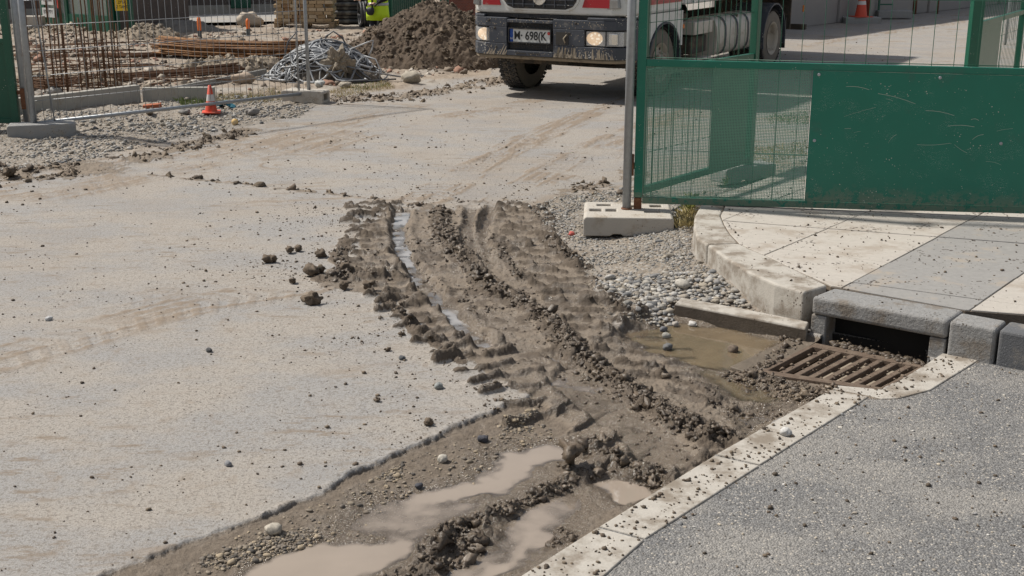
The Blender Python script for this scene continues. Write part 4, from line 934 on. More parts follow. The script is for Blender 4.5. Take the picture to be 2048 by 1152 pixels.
for px, py, ln, a in ((1893, 251, .20, .0), (1940, 238, .06, -.1), (1942, 278, .09, .5), (1775, 285, .09, .9), (1690, 172, .18, -.12), (1755, 186, .30, -.25), (1850, 220, .22, -.15)):
    s_ = gxl(px, py); X_ = Yl + s_ * math.sin(GA); scratch(s_, ZAT(px, py, X_).z, ln, a, .0018, .01)
for k in range(150):
    x = sx + .05 + qs.random() * 2.2; z = zb_ + .03 + qs.random() ** 1.8 * .98 + tilt_ * x; r_ = qs.uniform(.0014, .004); sr.add([(x + r_ * math.cos(a), -.0335, z + r_ * math.sin(a)) for a in (0, 1.2, 2.5, 3.7, 5)], [(0, 1, 2, 3, 4)])
sr.build("scratches", mat("bared_paint", (.30, .38, .32), .6), gate, recalc=False, kind="stuff")
rail(zb_ + .002, zt_ - zb_ - .057, .04, sx - .004, -.012, .0015, tb=tilm).build("netting", M_NET, gate)
w = MB(); k = 0; xs = .155 - .0
s_ = gxl(1311, 60) 
while s_ < GL - .08:
    w.tube([(s_, .012, zb_ + tilt_ * s_), (s_, .012, 2.9 + tilm * s_)], .0028, 5); s_ += .1655
for _one in (0,):
    for zz in (zb_ + .40, zb_ + .008, zt_ + .012, zt_ + .50, zt_ + .97, zt_ + 1.44):
        w.tube([(.03, .018, zz), (GL - .06, .018, zz + (tilt_ if zz < zb_ + .3 else tilm) * GL)], .0034, 5)
w.build("wire_mesh", M_WIREG, gate)
for zz in (zb_ + .27, zt_ + .9):
    hg = MB(); hg.lathe([(0, -.09), (.017, -.09), (.017, -.03), (.022, -.028), (.022, .02), (.017, .022), (.017, .09), (0, .09)], (-.058, -.015, zz), 12); hg.box((-.045, -.01, zz - .01), (.05, .02, .05)); hg.box((-.07, -.0, zz + .05), (.05, .015, .03)); hg.build("hinge", M_RUST, gate)

# ---------------- second panel, running back from the same post, and its foot ----------------
def leaf(p0, p1, zb, zmid, ztop, x_sheet, label, px_list=None, name="gate_leaf", vs=.10, m=M_GREENF):
    p0 = Vector(p0); p1 = Vector(p1); Ln = (p1 - p0).length; a = math.atan2(p1.y - p0.y, p1.x - p0.x)
    r = empty(name, (p0.x, p0.y, 0), a, label, "gate")
    def rl(z0, h, x0, x1, d=.05, y=0): return MB().box(((x0 + x1) / 2, y, z0 + h / 2), (x1 - x0, d, h))
    rl(zb, .06, 0, Ln).build("bottom_rail", m, r, bevel=.003); rl(zmid - .05, .06, 0, Ln).build("middle_rail", m, r, bevel=.003); rl(ztop, .06, 0, Ln).build("top_rail", m, r)
    MB().box((Ln, 0, (zb + ztop) / 2), (.08, .07, ztop - zb + .1)).build("end_stile", m, r, bevel=.004); MB().box((.0, 0, (zb + ztop) / 2), (.06, .06, ztop - zb)).build("hinge_stile", m, r, bevel=.004)
    if x_sheet: rl(zb + .06, zmid - zb - .112, x_sheet[0], x_sheet[1], .004, -.02).build("sheet_panel", m, r)
    w = MB(); x = vs
    while x < Ln - .04: w.tube([(x, .01, zb), (x, .01, ztop)], .0028, 4); x += vs
    for zz in (zb + .35, zmid - .25, zmid + .4, zmid + .8): w.tube([(0, .015, zz), (Ln, .015, zz)], .003, 4)
    w.build("wire_mesh", M_WIREG, r); return r
zb2 = .22
q0 = W(1300, 388, zb2); q1 = W(1497, 324, zb2)
topz = ZAT(1497, 108, q1.y).z
Ln2 = math.dist(q0[:2], q1[:2])
leaf((gx0 + .06, q0.y, 0), (q1.x, q1.y, 0), zb2, topz, 3.0, (Ln2 * .60, Ln2 * .96), "narrow green gate leaf turned away behind the netting of the front leaf")
bb = W(1470, 352, .05); q = q1
fence_block("fence_block", (q.x - .05, q.y - .02, .05), .55, M_BLOCKG, (.66, .24, .15), [], 0, "grey concrete fence foot behind the green netting", "concrete fence feet")
# third leaf far right
r0 = W(1958, 330, .2); c0_ = ZAT(1958, 60, 14.5); c1_ = ZAT(2045, 60, 17.0)
z_top3 = ZAT(1958, 45, 14.5).z; zb3 = .15
leaf((c0_.x, 14.5, 0), (ZAT(2042, 60, 16.9).x, 16.9, 0), zb3, z_top3, 3.4, (.08, 1.25), "green gate leaf with mesh at the far right behind the front leaf", vs=.10)
pst = empty("gate_post", (ZAT(1950, 60, 14.2).x, 14.2, 0), 0, "thick green gate post in front of the far right leaf", "post")
MB().box((0, 0, 1.7), (.13, .12, 3.6)).build("pole", M_GREENF, pst, bevel=.006); MB().box((0, 0, .03), (.24, .22, .05)).build("base_plate", M_RUST, pst, bevel=.006)

# ---------------- left mobile fence panel ----------------
fl = W(68, 247, .14); frr = W(617, 178, .19)
fl0 = W(70, 262, 0.0); fr0 = W(612, 200, 0)
FL = Vector((ZAT(68, 247, W(72, 252, .14).y).x, W(72, 252, .14).y, 0)); FRt = Vector((W(618, 186, .14).x, W(618, 186, .14).y, 0))
La = (FRt - FL).length; fa = math.atan2(FRt.y - FL.y, FRt.x - FL.x)
zl0 = ZAT(68, 240, FL.y).z; zr0 = ZAT(618, 178, FRt.y).z
print("LFENCE", FL, FRt, La, zl0, zr0)
fen = empty("mesh_fence", (FL.x, FL.y, 0), fa, "galvanised mobile mesh fence panel standing in two concrete feet at the left", "fence panel")
MB().tube([(0, 0, .06), (0, 0, 2.6)], .038, 16).build("upright", M_GALV, fen); MB().tube([(La, 0, .06), (La, 0, 2.6)], .026, 16).build("upright", M_GALV, fen)
MB().tube([(.02, 0, .17), (La - .02, 0, .14)], .024, 12).build("bottom_tube", M_GALV, fen); MB().tube([(0, 0, 2.5), (La, 0, 2.5)], .022, 12).build("top_tube", M_GALV, fen)
MB().tube([(La - .16, .03, .15), (La - .15, .02, 2.5)], .012, 8).build("inner_upright", M_GALV, fen); 
MB().tube([(.26, -.02, .18), (.22, -.02, .8), (.16, -.02, 1.5), (.12, -.02, 2.5)], .009, 6).build("inner_upright", M_GALV, fen)
w = MB(); x = .14
M_WIRE = mat("galvanised_wire", (.36, .37, .38), .5, metal=.5, var=.2, vscale=30)
while x < La - .05: w.tube([(x, .0, .16), (x + random.uniform(-.004, .004), .0, 2.5)], .0042, 4); x += .102
for zz in (.44, .74, 1.04, 1.34, 1.64, 1.94): w.tube([(.03, .006, zz), (La * .5, .012, zz - .01), (La - .03, .006, zz)], .0045, 4)
w.build("wire_mesh", M_WIRE, fen)
zf = hz(FL.x, FL.y); 
fence_block("fence_block", (FL.x + .10, FL.y - .02, hz(FL.x + .1, FL.y - .2) - .01), .30, M_BLOCKG, (.78, .30, .19), [(.0, .02, .09, .06), (.22, .0, .09, .06)], -1, "grey concrete fence foot with open end at the far left", "concrete fence feet")
fence_block("fence_block", (FRt.x - .05, FRt.y - .0, hz(FRt.x, FRt.y) - .01), -.30, M_BLOCK, (.66, .28, .19), [(.12, .0, .09, .06)], 1, "pale concrete fence foot with open end beside the cable heap", "concrete fence feet")
# green gate edge at the far left with its tube and hinge
ly = 15.2
lg = empty("gate_leaf", (ZAT(-60, 240, ly).x, ly, 0), 0, "green gate leaf edge cut off at the left of the photo", "gate")
lw = ZAT(40, 240, ly).x - ZAT(-60, 240, ly).x; z_lo = ZAT(20, 246, ly).z; z_md = ZAT(20, 82, ly).z
MB().box((lw - .045, 0, (z_lo + 3) / 2), (.09, .07, 3 - z_lo)).build("lock_stile", M_GREENF, lg, bevel=.004)
MB().box((lw - .90, 0, (z_lo + z_md) / 2), (1.62, .004, z_md - z_lo)).build("sheet_panel", M_GREENF, lg)
MB().box((lw - .90, 0, z_lo + .03), (1.62, .05, .06)).build("bottom_rail", M_GREENF, lg, bevel=.004); MB().box((lw - .90, 0, z_md), (1.62, .05, .06)).build("middle_rail", M_GREENF, lg, bevel=.004)
w = MB(); x = lw - .15
while x > -1.5: w.tube([(x, 0, z_md), (x, 0, 3)], .003, 4); x -= .1
for zz in (z_md + .4, z_md + .8): w.tube([(-1.5, 0, zz), (lw - .1, 0, zz)], .003, 4)
w.build("wire_mesh", M_WIRE, lg)
tb = empty("fence_post", (ZAT(54, 245, 15.25).x, 15.25, hz(-6, 15.25)), 0, "galvanised tube with rusty hinge between the left gate and the mesh panel", "post")
MB().tube([(0, 0, -.05), (0, 0, 2.8)], .040, 16).build("pole", M_GALV, tb); MB().box((.0, -.045, .42), (.05, .03, .26)).box((-.03, -.045, .50), (.07, .025, .05)).build("hinge", M_RUST, tb, bevel=.004)
MB().box((.0, -.045, 1.85), (.05, .02, .13)).build("clip", mat("orange_plastic", (.75, .30, .05), .5), tb, bevel=.004)
# ---------------- tipper lorry ----------------
M_WHITE = mat("white_cab_paint", (.62, .62, .60), .35, var=.05, vscale=3, dirt=(.40, .35, .28), dirt_amt=.35, dscale=3, specks=(.25, .2, .15), speck_amt=.5, sscale=30, coat=.3)
M_RED = mat("red_stripe", (.36, .014, .022), .35, var=.1, dirt=(.4, .3, .25), dirt_amt=.2, specks=(.5, .45, .4), speck_amt=.5, sscale=30)
M_BUMP = mat("dark_grey_bumper", (.050, .056, .070), .55, var=.15, vscale=5, dirt=(.22, .20, .175), dirt_amt=.30, dscale=7, specks=(.42, .40, .36), speck_amt=1.3, sscale=28, bump=.1)
M_BUMPD = mat("mud_caked_lip", (.27, .215, .15), .85, var=.2, vscale=9, dirt=(.10, .08, .06), dirt_amt=.4, dscale=10, bump=.5)
M_SPLASH = mat("dried_mud_splash", (.36, .30, .225), .9, var=.2, vscale=20, bump=.4)
M_BLACK = mat("black_plastic", (.018, .018, .020), .55, var=.3, dirt=(.16, .13, .10), dirt_amt=.35, dscale=9)
M_TYRE = mat("tyre_rubber", (.030, .029, .028), .8, var=.3, vscale=12, dirt=(.17, .14, .11), dirt_amt=.45, dscale=7, bump=.3)
M_TYRED = mat("dusty_tyre_wall", (.19, .165, .135), .85, var=.25, vscale=9, dirt=(.24, .20, .155), dirt_amt=.5, dscale=8, bump=.3)
M_RIM = mat("dusty_rim", (.42, .37, .30), .75, var=.15, vscale=9, dirt=(.14, .11, .08), dirt_amt=.3, bump=.2)
M_TANK = mat("dusty_aluminium_tank", (.58, .53, .46), .5, metal=.1, var=.12, vscale=4, dirt=(.33, .265, .19), dirt_amt=.5, dscale=4, bump=.1)
M_CHAS = mat("chassis_dirt", (.06, .05, .04), .85, var=.4, vscale=8, dirt=(.20, .15, .10), dirt_amt=.5, dscale=6, bump=.5)
M_LAMP = mat("lamp_housing", (.30, .30, .30), .25, metal=.5, var=.3, vscale=20)
M_CHROME = mat("lamp_reflector", (.75, .75, .73), .18, metal=.9, var=.2, vscale=30)
m, t, p = newmat("headlight_lit"); tc = nd(t, "ShaderNodeTexCoord"); v = vor(t, tc.outputs['Object'], 22); c = mixc(t, ramp(t, v, .15, .5), (1.0, .90, .70), (.62, .40, .20)); t.links.new(c, p.inputs['Emission Color']); p.inputs['Emission Strength'].default_value = .85; p.inputs['Base Color'].default_value = (.6, .5, .4, 1); M_LIT = m
m, t, p = newmat("lens_glass"); p.inputs['Base Color'].default_value = (.85, .85, .85, 1); p.inputs['Roughness'].default_value = .08; p.inputs['Alpha'].default_value = .28; M_LENS = m
M_ORANGE = mat("orange_marker", (.80, .22, .03), .4)
M_PLATE = mat("number_plate", (.60, .60, .58), .5, var=.05, dirt=(.4, .36, .3), dirt_amt=.2); M_INK = mat("plate_black", (.012, .012, .012), .6); M_BLUE = mat("plate_blue", (.01, .06, .30), .5); M_SEAL = mat("plate_red_seal", (.55, .06, .05), .6)
TY = R(-30); tr = empty("tipper_truck", (.46, 18.36, hz(.5, 19) - .02), TY, "muddy white and red tipper lorry with lit headlights driving towards the gate", "lorry")
tr.scale = (1.04, 1, .935)
def text(body, size, loc, rot, m, name, parent, ext=.0015, sx=1.0, font_w=None):
    cu = bpy.data.curves.new(name, 'FONT'); cu.body = body; cu.size = size; cu.extrude = ext; cu.align_x = 'CENTER'; cu.align_y = 'CENTER'
    if font_w: cu.offset = font_w
    tmp = bpy.data.objects.new(name, cu); scene.collection.objects.link(tmp); dg = bpy.context.evaluated_depsgraph_get(); dg.update()
    me = bpy.data.meshes.new_from_object(tmp.evaluated_get(dg)); bpy.data.objects.remove(tmp); me.materials.clear(); me.materials.append(m)
    o = bpy.data.objects.new(name, me); scene.collection.objects.link(o); o.parent = parent; o.location = loc; o.rotation_euler = rot; o.scale = (sx, 1, 1); return o
HW = 1.30
# cab shell with wheel arches
cab = MB()
plan = [(-HW, .45), (-HW + .08, .16), (-1.05, .05), (1.05, .05), (HW - .08, .16), (HW, .45), (HW, 2.05), (-HW, 2.05)]
cab.prism(plan, 1.375, 3.05)
cab.build("cab", M_WHITE, tr, bevel=.05, seg=3)
# arch skirts behind the bumper: side panel with a round cut over the wheel
def arch(x, yc, r, y0, y1, z0, z1, m, name, th=.05):
    pts = [(y0, z1), (y0, z0)]; n = 16
    ylo = yc - math.sqrt(max(0, r * r - (z0 - .57) ** 2)) if z0 > .57 - r else yc - r
    yhi = 2 * yc - ylo
    for k in range(n + 1):
        a0 = math.atan2(z0 - .57, ylo - yc); a1 = math.atan2(z0 - .57, yhi - yc); a = a0 + (a1 - a0) * k / n
        pts.append((yc + r * math.cos(a), .57 + r * math.sin(a)))
    pts += [(y1, z0), (y1, z1)]
    return MB().prism(pts, x - th / 2, x + th / 2, 'x').build(name, m, tr)
for s_ in (-1, 1):
    arch(s_ * (HW - .03), 1.42, .66, .52, 2.12, .80, 1.372, M_WHITE, "side_panel")
    fd = MB(); prof = []
    for k in range(15):
        a = math.pi * (k / 14); prof.append((1.42 + .63 * math.cos(a), .57 + .66 * math.sin(a)))
    for a_, b_ in zip(prof[:-1], prof[1:]):
        fd.prism([a_, b_, (b_[0] * .94 + 1.42 * .06, b_[1] * .95 + .57 * .05), (a_[0] * .94 + 1.42 * .06, a_[1] * .95 + .57 * .05)], s_ * (HW - .34), s_ * (HW + .015), 'x')
    fd.build("fender", M_BUMP, tr)
    MB().prism([(2.02, .62), (2.10, .60), (2.16, .25), (2.09, .25)], s_ * (HW - .34), s_ * (HW + .0), 'x').build("mudflap", M_BLACK, tr)
# windscreen and door glass (above the picture)
MB().prism([(-1.08, 2.02), (1.08, 2.02), (1.02, 2.85), (-1.02, 2.85)], .040, .052, 'y').build("windscreen", mat("dark_glass", (.02, .025, .03), .05, spec=.8), tr)
# red stripes, grille
MB().prism([(-1.02, 1.50), (-.72, 1.50), (-.80, 1.78), (-1.02, 1.78)], .034, .05, 'y').build("stripe", M_RED, tr)
MB().prism([(.60, 1.50), (1.02, 1.50), (1.02, 1.78), (.68, 1.78)], .034, .05, 'y').build("stripe", M_RED, tr)
for s_ in (-1, 1): MB().prism([(.5, 1.52), (2.04, 1.52), (2.04, 1.80), (.5, 1.80)], s_ * HW - .006 if s_ > 0 else -HW - .006, s_ * HW + .006, 'x').build("side_stripe", M_RED, tr)
gp_ = [(-.72, 1.9), (-.66, 1.58), (-.60, 1.50), (-.50, 1.46), (.34, 1.46), (.45, 1.50), (.51, 1.58), (.58, 1.9)]
MB().prism(gp_, .020, .05, 'y').build("grille", M_BLACK, tr, bevel=.01)
MB().prism([(x * 1.05 + .003, (z - 1.7) * 1.12 + 1.7) for x, z in gp_], .030, .052, 'y').build("grille_surround", M_WHITE, tr, bevel=.008)
gs_ = MB()
for k in range(5): gs_.box((-.07, .012, 1.53 + k * .075), (1.08 + k * .02, .02, .014))
for k in range(6): gs_.box((-.50 + k * .17, .008, 1.68), (.012, .02, .38))
gs_.build("grille_bars", M_BUMP, tr)
MB().lathe([(0, -.02), (.09, -.018), (.105, -.006), (.105, .01)], (-.07, .01, 1.62), 24, 'y').build("emblem", M_CHROME, tr)
for s_ in (-1, 1):
    MB().prism([(.98, 1.48), (1.17, 1.50), (1.15, 1.64), (1.00, 1.64)] if s_ > 0 else [(-1.19, 1.50), (-1.08, 1.48), (-1.08, 1.62), (-1.18, 1.62)], .035, .12, 'y').build("corner_lamp", M_LAMP, tr, bevel=.015)
# radiator intake between cab and bumper
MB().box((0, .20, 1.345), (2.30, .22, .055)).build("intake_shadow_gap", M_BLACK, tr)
ib = MB()
for zz in (1.315, 1.335, 1.355): ib.box((-.02, .085, zz), (1.02, .012, .005))
for k in range(6): ib.box((-.46 + k * .175, .083, 1.336), (.006, .012, .05))
ib.build("intake_grille", M_BUMP, tr)
# bumper: plan outline with chamfered corners, side wings higher than the middle, lamp pockets left open
def bump_piece(poly_x0, poly_x1, z0, z1, yb=.42, name=None, m=M_BUMP, bev=.018, front=.0):
    """slice of the bumper between two x positions following its plan curve"""
    xs = [-HW, -HW + .05, -1.12, -.95, .95, 1.12, HW - .05, HW]; yf = [.42, .20, .045, 0, 0, .045, .20, .42]
    P = [(poly_x0, float(np.interp(poly_x0, xs, yf)) + front)] + [(x, y + front) for x, y in zip(xs, yf) if poly_x0 < x < poly_x1] + [(poly_x1, float(np.interp(poly_x1, xs, yf)) + front)]
    P = [(x, min(y, yb - .01)) for x, y in P] + [(poly_x1, yb), (poly_x0, yb)]
    b = MB().prism(P, z0, z1); return b.build(name, m, tr, bevel=bev, seg=2) if name else b
bm_ = MB()
for a_, b_, z0, z1 in [(-HW, -.985, .80, .895), (-1.0, -.62, .80, .895), (-HW, HW, .68, .80)]: pass
def merge(*bs):
    o = MB()
    for b in bs: o.add(b.v, b.f)
    return o
lo = merge(bump_piece(-HW, -.60, .715, .905), bump_piece(.16, HW, .715, .905), bump_piece(-.598, .158, .715, .80),
           bump_piece(-HW, -.60, 1.165, 1.31), bump_piece(.16, HW, 1.165, 1.31), bump_piece(-.598, .158, 1.235, 1.285),
           bump_piece(-.90, -.60, .9055, 1.1645), bump_piece(.16, .66, .9055, 1.1645), bump_piece(-.598, .158, .801, 1.234, front=.075))
lo.build("bumper", M_BUMP, tr, bevel=.014, seg=2)
MB().prism([(-HW + .01, .43), (-HW + .05, .23), (-1.12, .075), (-.95, .03), (.95, .03), (1.12, .075), (HW - .05, .23), (HW - .01, .43)], .655, .7145).build("bumper_lip", M_BUMPD, tr, bevel=.02)
bump_piece(.70, HW - .02, 1.3105, 1.352).build("bumper_step", M_BUMP, tr, bevel=.01); bump_piece(-HW + .02, -.98, 1.3105, 1.352).build("bumper_step", M_BUMP, tr, bevel=.01)
for s_ in (-1, 1): MB().box((s_ * (HW - .03), .48, 1.0), (.06, .30, .62)).build("bumper_end", M_BUMP, tr, bevel=.015)
# splashes of dried mud thrown up the bumper
spl = MB(); rr = random.Random(5)
for k in range(70):
    x = rr.choice([rr.uniform(.17, .62), rr.uniform(.17, .62), rr.uniform(.62, 1.1), rr.uniform(-1.0, -.62)]); lean = (x - .55) * .35 - .05
    z0 = .72; z1 = z0 + abs(rr.gauss(0, .10)) * (1.6 if .17 < x < .55 else .8) + .02; z1 = min(z1, .88); wdt = rr.uniform(.006, .020); yb = float(np.interp(x, [-1.12, -.95, .95, 1.12], [.045, 0, 0, .045])) - .003
    spl.add([(x - wdt, yb, z0), (x + wdt, yb, z0), (x + wdt * .4 - lean * (z1 - z0), yb, z1), (x - wdt * .3 - lean * (z1 - z0), yb, z1)], [(0, 1, 2, 3)])
for k in range(240):
    x = rr.uniform(-1.08, 1.08); z = rr.choice([rr.uniform(.73, .9), rr.uniform(1.18, 1.29), rr.uniform(.72, 1.3)]); r = rr.uniform(.003, .009)
    if not (.17 < x < .64 or -.88 < x < -.61) and .9 < z < 1.17: continue
    if -.62 < x < .18 and .79 < z < 1.24: continue
    yb = float(np.interp(x, [-1.12, -.95, .95, 1.12], [.045, 0, 0, .045])) - .003
    spl.add([(x + r * math.cos(q), yb, z + r * 1.3 * math.sin(q)) for q in (0, 1.3, 2.5, 3.9, 5.1)], [(0, 1, 2, 3, 4)])
spl.build("mud_splashes", M_SPLASH, tr, recalc=False, kind="stuff")
holes = [(-.80, 1.14), (-.78, .84), (.42, 1.10), (.42, .80), (.52, 1.26), (-.9, 1.26)]
for hx, hz_ in holes: MB().lathe([(0, -.002), (.022, -.002), (.024, .01)], (hx, -.001, hz_), 14, 'y').build("bolt_hole", M_HOLED, tr)
MB().box((.31, -.003, 1.02), (.20, .012, .19)).build("tow_eye_recess", M_HOLED, tr)
MB().tube([(.36, -.012, .95), (.34, -.02, 1.02), (.385, -.012, 1.08)], .010, 6).build("tow_eye", M_SPLASH, tr)
msh = MB()
for k in range(26): msh.box((-.58 + k * .028, .068, 1.017), (.004, .006, .40))
for k in range(14): msh.box((-.22, .066, .825 + k * .030), (.74, .006, .004))
msh.build("mesh_grille", M_CHAS, tr)
MB().prism([(-.45, .745), (-.28, .745), (-.28, .768), (-.45, .768)], -.003, .003, 'y').build("slot", M_HOLED, tr); MB().prism([(-.24, .745), (-.05, .745), (-.05, .768), (-.24, .768)], -.003, .003, 'y').build("slot", M_HOLED, tr)
# number plate
npl = MB().box((-.22, .018, 1.035), (.66, .02, .205)).build("number_plate", M_PLATE, tr, bevel=.004)
fr_ = MB(); [fr_.box(c, d) for c, d in (((-.22, .006, 1.145), (.69, .03, .014)), ((-.22, .006, .925), (.69, .03, .014)), ((-.562, .006, 1.035), (.012, .03, .206)), ((.122, .006, 1.035), (.012, .03, .206)))]
fr_.build("plate_frame", M_BLACK, tr)
f1 = MB().box((-.522, .0065, 1.035), (.052, .002, .20)).build("blue_band", M_BLUE, tr); f1.parent = npl
txt = text("M· 698(K", .185, (-.215, .0045, 1.030), (R(90), 0, 0), M_INK, "plate_letters", tr, sx=.76, font_w=.003); txt.parent = npl
txt2 = text("N", .05, (-.522, .004, .985), (R(90), 0, 0), M_PLATE, "band_letter", tr); txt2.parent = npl
sl = MB().lathe([(0, -.001), (.026, -.001), (.026, .001)], (.090, .006, 1.085), 14, 'y').build("red_seal", M_SEAL, tr); sl.parent = npl
# headlights
for s_ in (-1, 1):
    x0, x1 = (.675, 1.235) if s_ > 0 else (-1.275, -.915)
    hp = bump_piece(x0, x1, .915, 1.155, yb=.46, front=.045); h_ = hp.build("headlight", M_LAMP, tr, bevel=.02)
    le = bump_piece(x0 + .01, x1 - .01, .925, 1.145, yb=.10 if s_ > 0 else .40, front=.008).build("lens", M_LENS, tr, bevel=.02); le.parent = h_
    cxx = .80 if s_ > 0 else -1.00; yy = .030 if s_ > 0 else .052
    MBl = MB(); MBl.lathe([(0, -.0), (.09, -.003), (.098, .01)], (0, 0, 0), 20, 'y'); MBl.v = [(x * 1.28 + cxx, y + yy, z * (1.05) + 1.035) for x, y, z in MBl.v]
    lt = MBl.build("lit_bulb", M_LIT, tr); lt.parent = h_
    if s_ > 0:
        dvd = MB().box((.985, .03, 1.035), (.016, .03, .215)).build("divider", M_BLACK, tr); dvd.parent = h_
        rf = MB().box((1.08, .048, 1.035), (.14, .02, .17)).build("reflector", M_CHROME, tr, bevel=.02); rf.parent = h_
# chassis and axle
ch = MB().box((-.45, 5.0, .92), (.12, 9.0, .26)).box((.45, 5.0, .92), (.12, 9.0, .26)); ch.build("chassis", M_CHAS, tr, bevel=.01)
ax = MB().tube([(-1.0, 1.42, .55), (-.5, 1.42, .50), (.5, 1.42, .50), (1.0, 1.42, .55)], .075, 10); ax.build("axle", M_CHAS, tr); ax = MB(); ax.lathe([(.0, -.2), (.17, -.12), (.2, 0), (.17, .12), (0, .2)], (.1, 6.75, .57), 14, 'x'); ax.tube([(-1, 6.75, .57), (1, 6.75, .57)], .09, 10); ax.build("axle", M_CHAS, tr)
un = MB(); un.box((-.3, .75, .60), (.9, .5, .12)); un.box((.5, .85, .62), (.5, .3, .1)); un.tube([(-1.0, .9, .60), (-.2, .85, .56), (.9, .95, .60)], .035, 8); un.tube([(-.9, 1.15, .50), (.9, 1.2, .48)], .025, 8); un.box((.85, 1.0, .58), (.2, .25, .16)); un.box((-.05, 1.9, .75), (.8, 1.0, .4))
un.build("underbody", M_CHAS, tr, bevel=.02)
# wheels
RW = .565
def wheel(x, y, front, s_):
    w = .30; xo = x + s_ * w / 2
    prof = [(RW - .245, -w / 2), (RW - .06, -w / 2 - .01), (RW - .012, -w / 2 + .03), (RW, -w / 2 + .07), (RW, w / 2 - .07), (RW - .012, w / 2 - .03), (RW - .06, w / 2 + .01), (RW - .245, w / 2)]
    wh = MB().lathe([(r, h) for r, h in prof], (0, 0, 0), 48, 'x').build("wheel", M_TYRED, tr); wh.location = (x, y, RW)
    tb = MB(); nb = 44
    for k in range(nb):
        a = 2 * math.pi * k / nb
        for j, (xx, ww, da) in enumerate(((-.115, .075, 0), (-.035, .060, .5), (.040, .060, 0), (.118, .075, .5))):
            aa = a + da * 2 * math.pi / nb; rot = Matrix.Rotation(aa, 3, 'X') @ Matrix.Rotation(.35 * (1 if j % 2 else -1), 3, 'Z')
            tb.box(Matrix.Rotation(aa, 3, 'X') @ Vector((xx, 0, RW + .002)), (ww, .056, .030), rot)
    t_ = tb.build("tread", M_TYRE, tr); t_.parent = wh
    q = s_
    if front: rp = [(0, .07), (.10, .07), (.105, .03), (.13, .02), (.16, -.01), (.20, -.05), (.27, -.06), (.285, -.02), (.31, .0), (.325, .01)]
    else: rp = [(0, -.16), (.14, -.16), (.17, -.14), (.20, -.11), (.245, -.10), (.262, -.05), (.268, -.02), (.30, .0), (.315, .012), (.33, .012)]
    r_ = MB().lathe([(r, q * (w / 2 + h)) for r, h in rp], (0, 0, 0), 40, 'x').build("rim", M_RIM, tr); r_.parent = wh
    if front:
        for k in range(8):
            a = 2 * math.pi * k / 8; n_ = MB().lathe([(.022, -.0), (.022, .035), (.014, .05), (0, .05)], (0, 0, 0), 8, 'x')
            n_.v = [(q * (w / 2 - .01 + v[0]), .165 * math.cos(a) + v[1], .165 * math.sin(a) + v[2]) for v in n_.v]; o = n_.build("nut", M_RIM, tr); o.parent = wh
        for k in range(8):
            a = 2 * math.pi * (k + .5) / 8; n_ = MB().lathe([(0, .0), (.026, 0)], (0, 0, 0), 10, 'x'); n_.v = [(q * (w / 2 - .046), .232 * math.cos(a) + v[1], .232 * math.sin(a) + v[2]) for v in n_.v]; o = n_.build("hand_hole", M_HOLED, tr, recalc=False); o.parent = wh
    return wh
for s_ in (-1, 1):
    wf = wheel(s_ * 1.08, 1.42, True, s_)
    wheel(s_ * 1.10, 6.70, False, s_); wheel(s_ * .76, 6.70, False, s_)
    # fuel tank on the near side, box on the other
tk = []
for k in range(20):
    a = 2 * math.pi * k / 20; e_ = 3.2; c_, s2 = math.cos(a), math.sin(a); tk.append((abs(c_) ** (2 / e_) * math.copysign(1, c_) * .31, abs(s2) ** (2 / e_) * math.copysign(1, s2) * .36))
TX, TZ = .95, .80
tnk = MB(); tnk.v = []; tnk.add([(TX + x, 3.75, TZ + z) for x, z in tk] + [(TX + x, 5.75, TZ + z) for x, z in tk], [(i, (i + 1) % 20, 20 + (i + 1) % 20, 20 + i) for i in range(20)], True); tnk.add([(TX + x, 3.749, TZ + z) for x, z in tk], [tuple(range(20))]); tnk.add([(TX + x, 5.751, TZ + z) for x, z in tk], [tuple(range(20))])
tank = tnk.build("fuel_tank", M_TANK, tr)
for yy in (4.15, 4.74, 5.30):
    st = MB(); st.add([(TX + x * 1.035, yy - .035, TZ + z * 1.03) for x, z in tk] + [(TX + x * 1.035, yy + .035, TZ + z * 1.03) for x, z in tk], [(i, (i + 1) % 20, 20 + (i + 1) % 20, 20 + i) for i in range(20)], True); o = st.build("strap", M_BUMP, tr); o.parent = tank
o = MB().lathe([(.055, 0), (.055, .05), (.04, .06), (0, .06)], (1.14, 4.90, 1.10), 14, 'z').build("filler_cap", M_CHAS, tr); o.parent = tank
MB().box((1.04, 3.15, 1.02), (.42, .80, .22)).build("battery_box", M_TANK, tr, bevel=.012); MB().box((.95, 3.15, .72), (.44, .7, .30)).box((.85, 2.9, 1.2), (.3, .4, .12)).build("air_tank_bracket", M_CHAS, tr, bevel=.02)
MB().box((1.0, 3.0, .47), (.50, 1.1, .035)).build("step", M_TANK, tr, bevel=.006)
MB().box((1.27, 2.20, 1.10), (.03, .05, .07)).build("side_marker", M_ORANGE, tr, bevel=.008); MB().box((1.20, 5.95, 1.28), (.03, .08, .05)).build("side_marker", M_ORANGE, tr, bevel=.008)
for s_ in (-1, 1):
    for yc in (6.70,):
        fd = MB(); prof = [(yc + .66 * math.cos(math.pi * k / 16 * 1.15 - .22), .57 + .70 * math.sin(math.pi * k / 16 * 1.15 - .22)) for k in range(17)]
        for a_, b_ in zip(prof[:-1], prof[1:]): fd.prism([a_, b_, (yc + (b_[0] - yc) * .955, .57 + (b_[1] - .57) * .955), (yc + (a_[0] - yc) * .955, .57 + (a_[1] - .57) * .955)], s_ * .60, s_ * (HW - .0), 'x')
        fd.build("rear_fender", M_BUMP, tr)
    MB().box((s_ * .95, 7.48, .62), (.62, .02, .62)).build("mudflap", M_BLACK, tr)
MB().box((0, 9.2, .62), (2.3, .10, .12)).build("underrun_bar", M_CHAS, tr, bevel=.01)
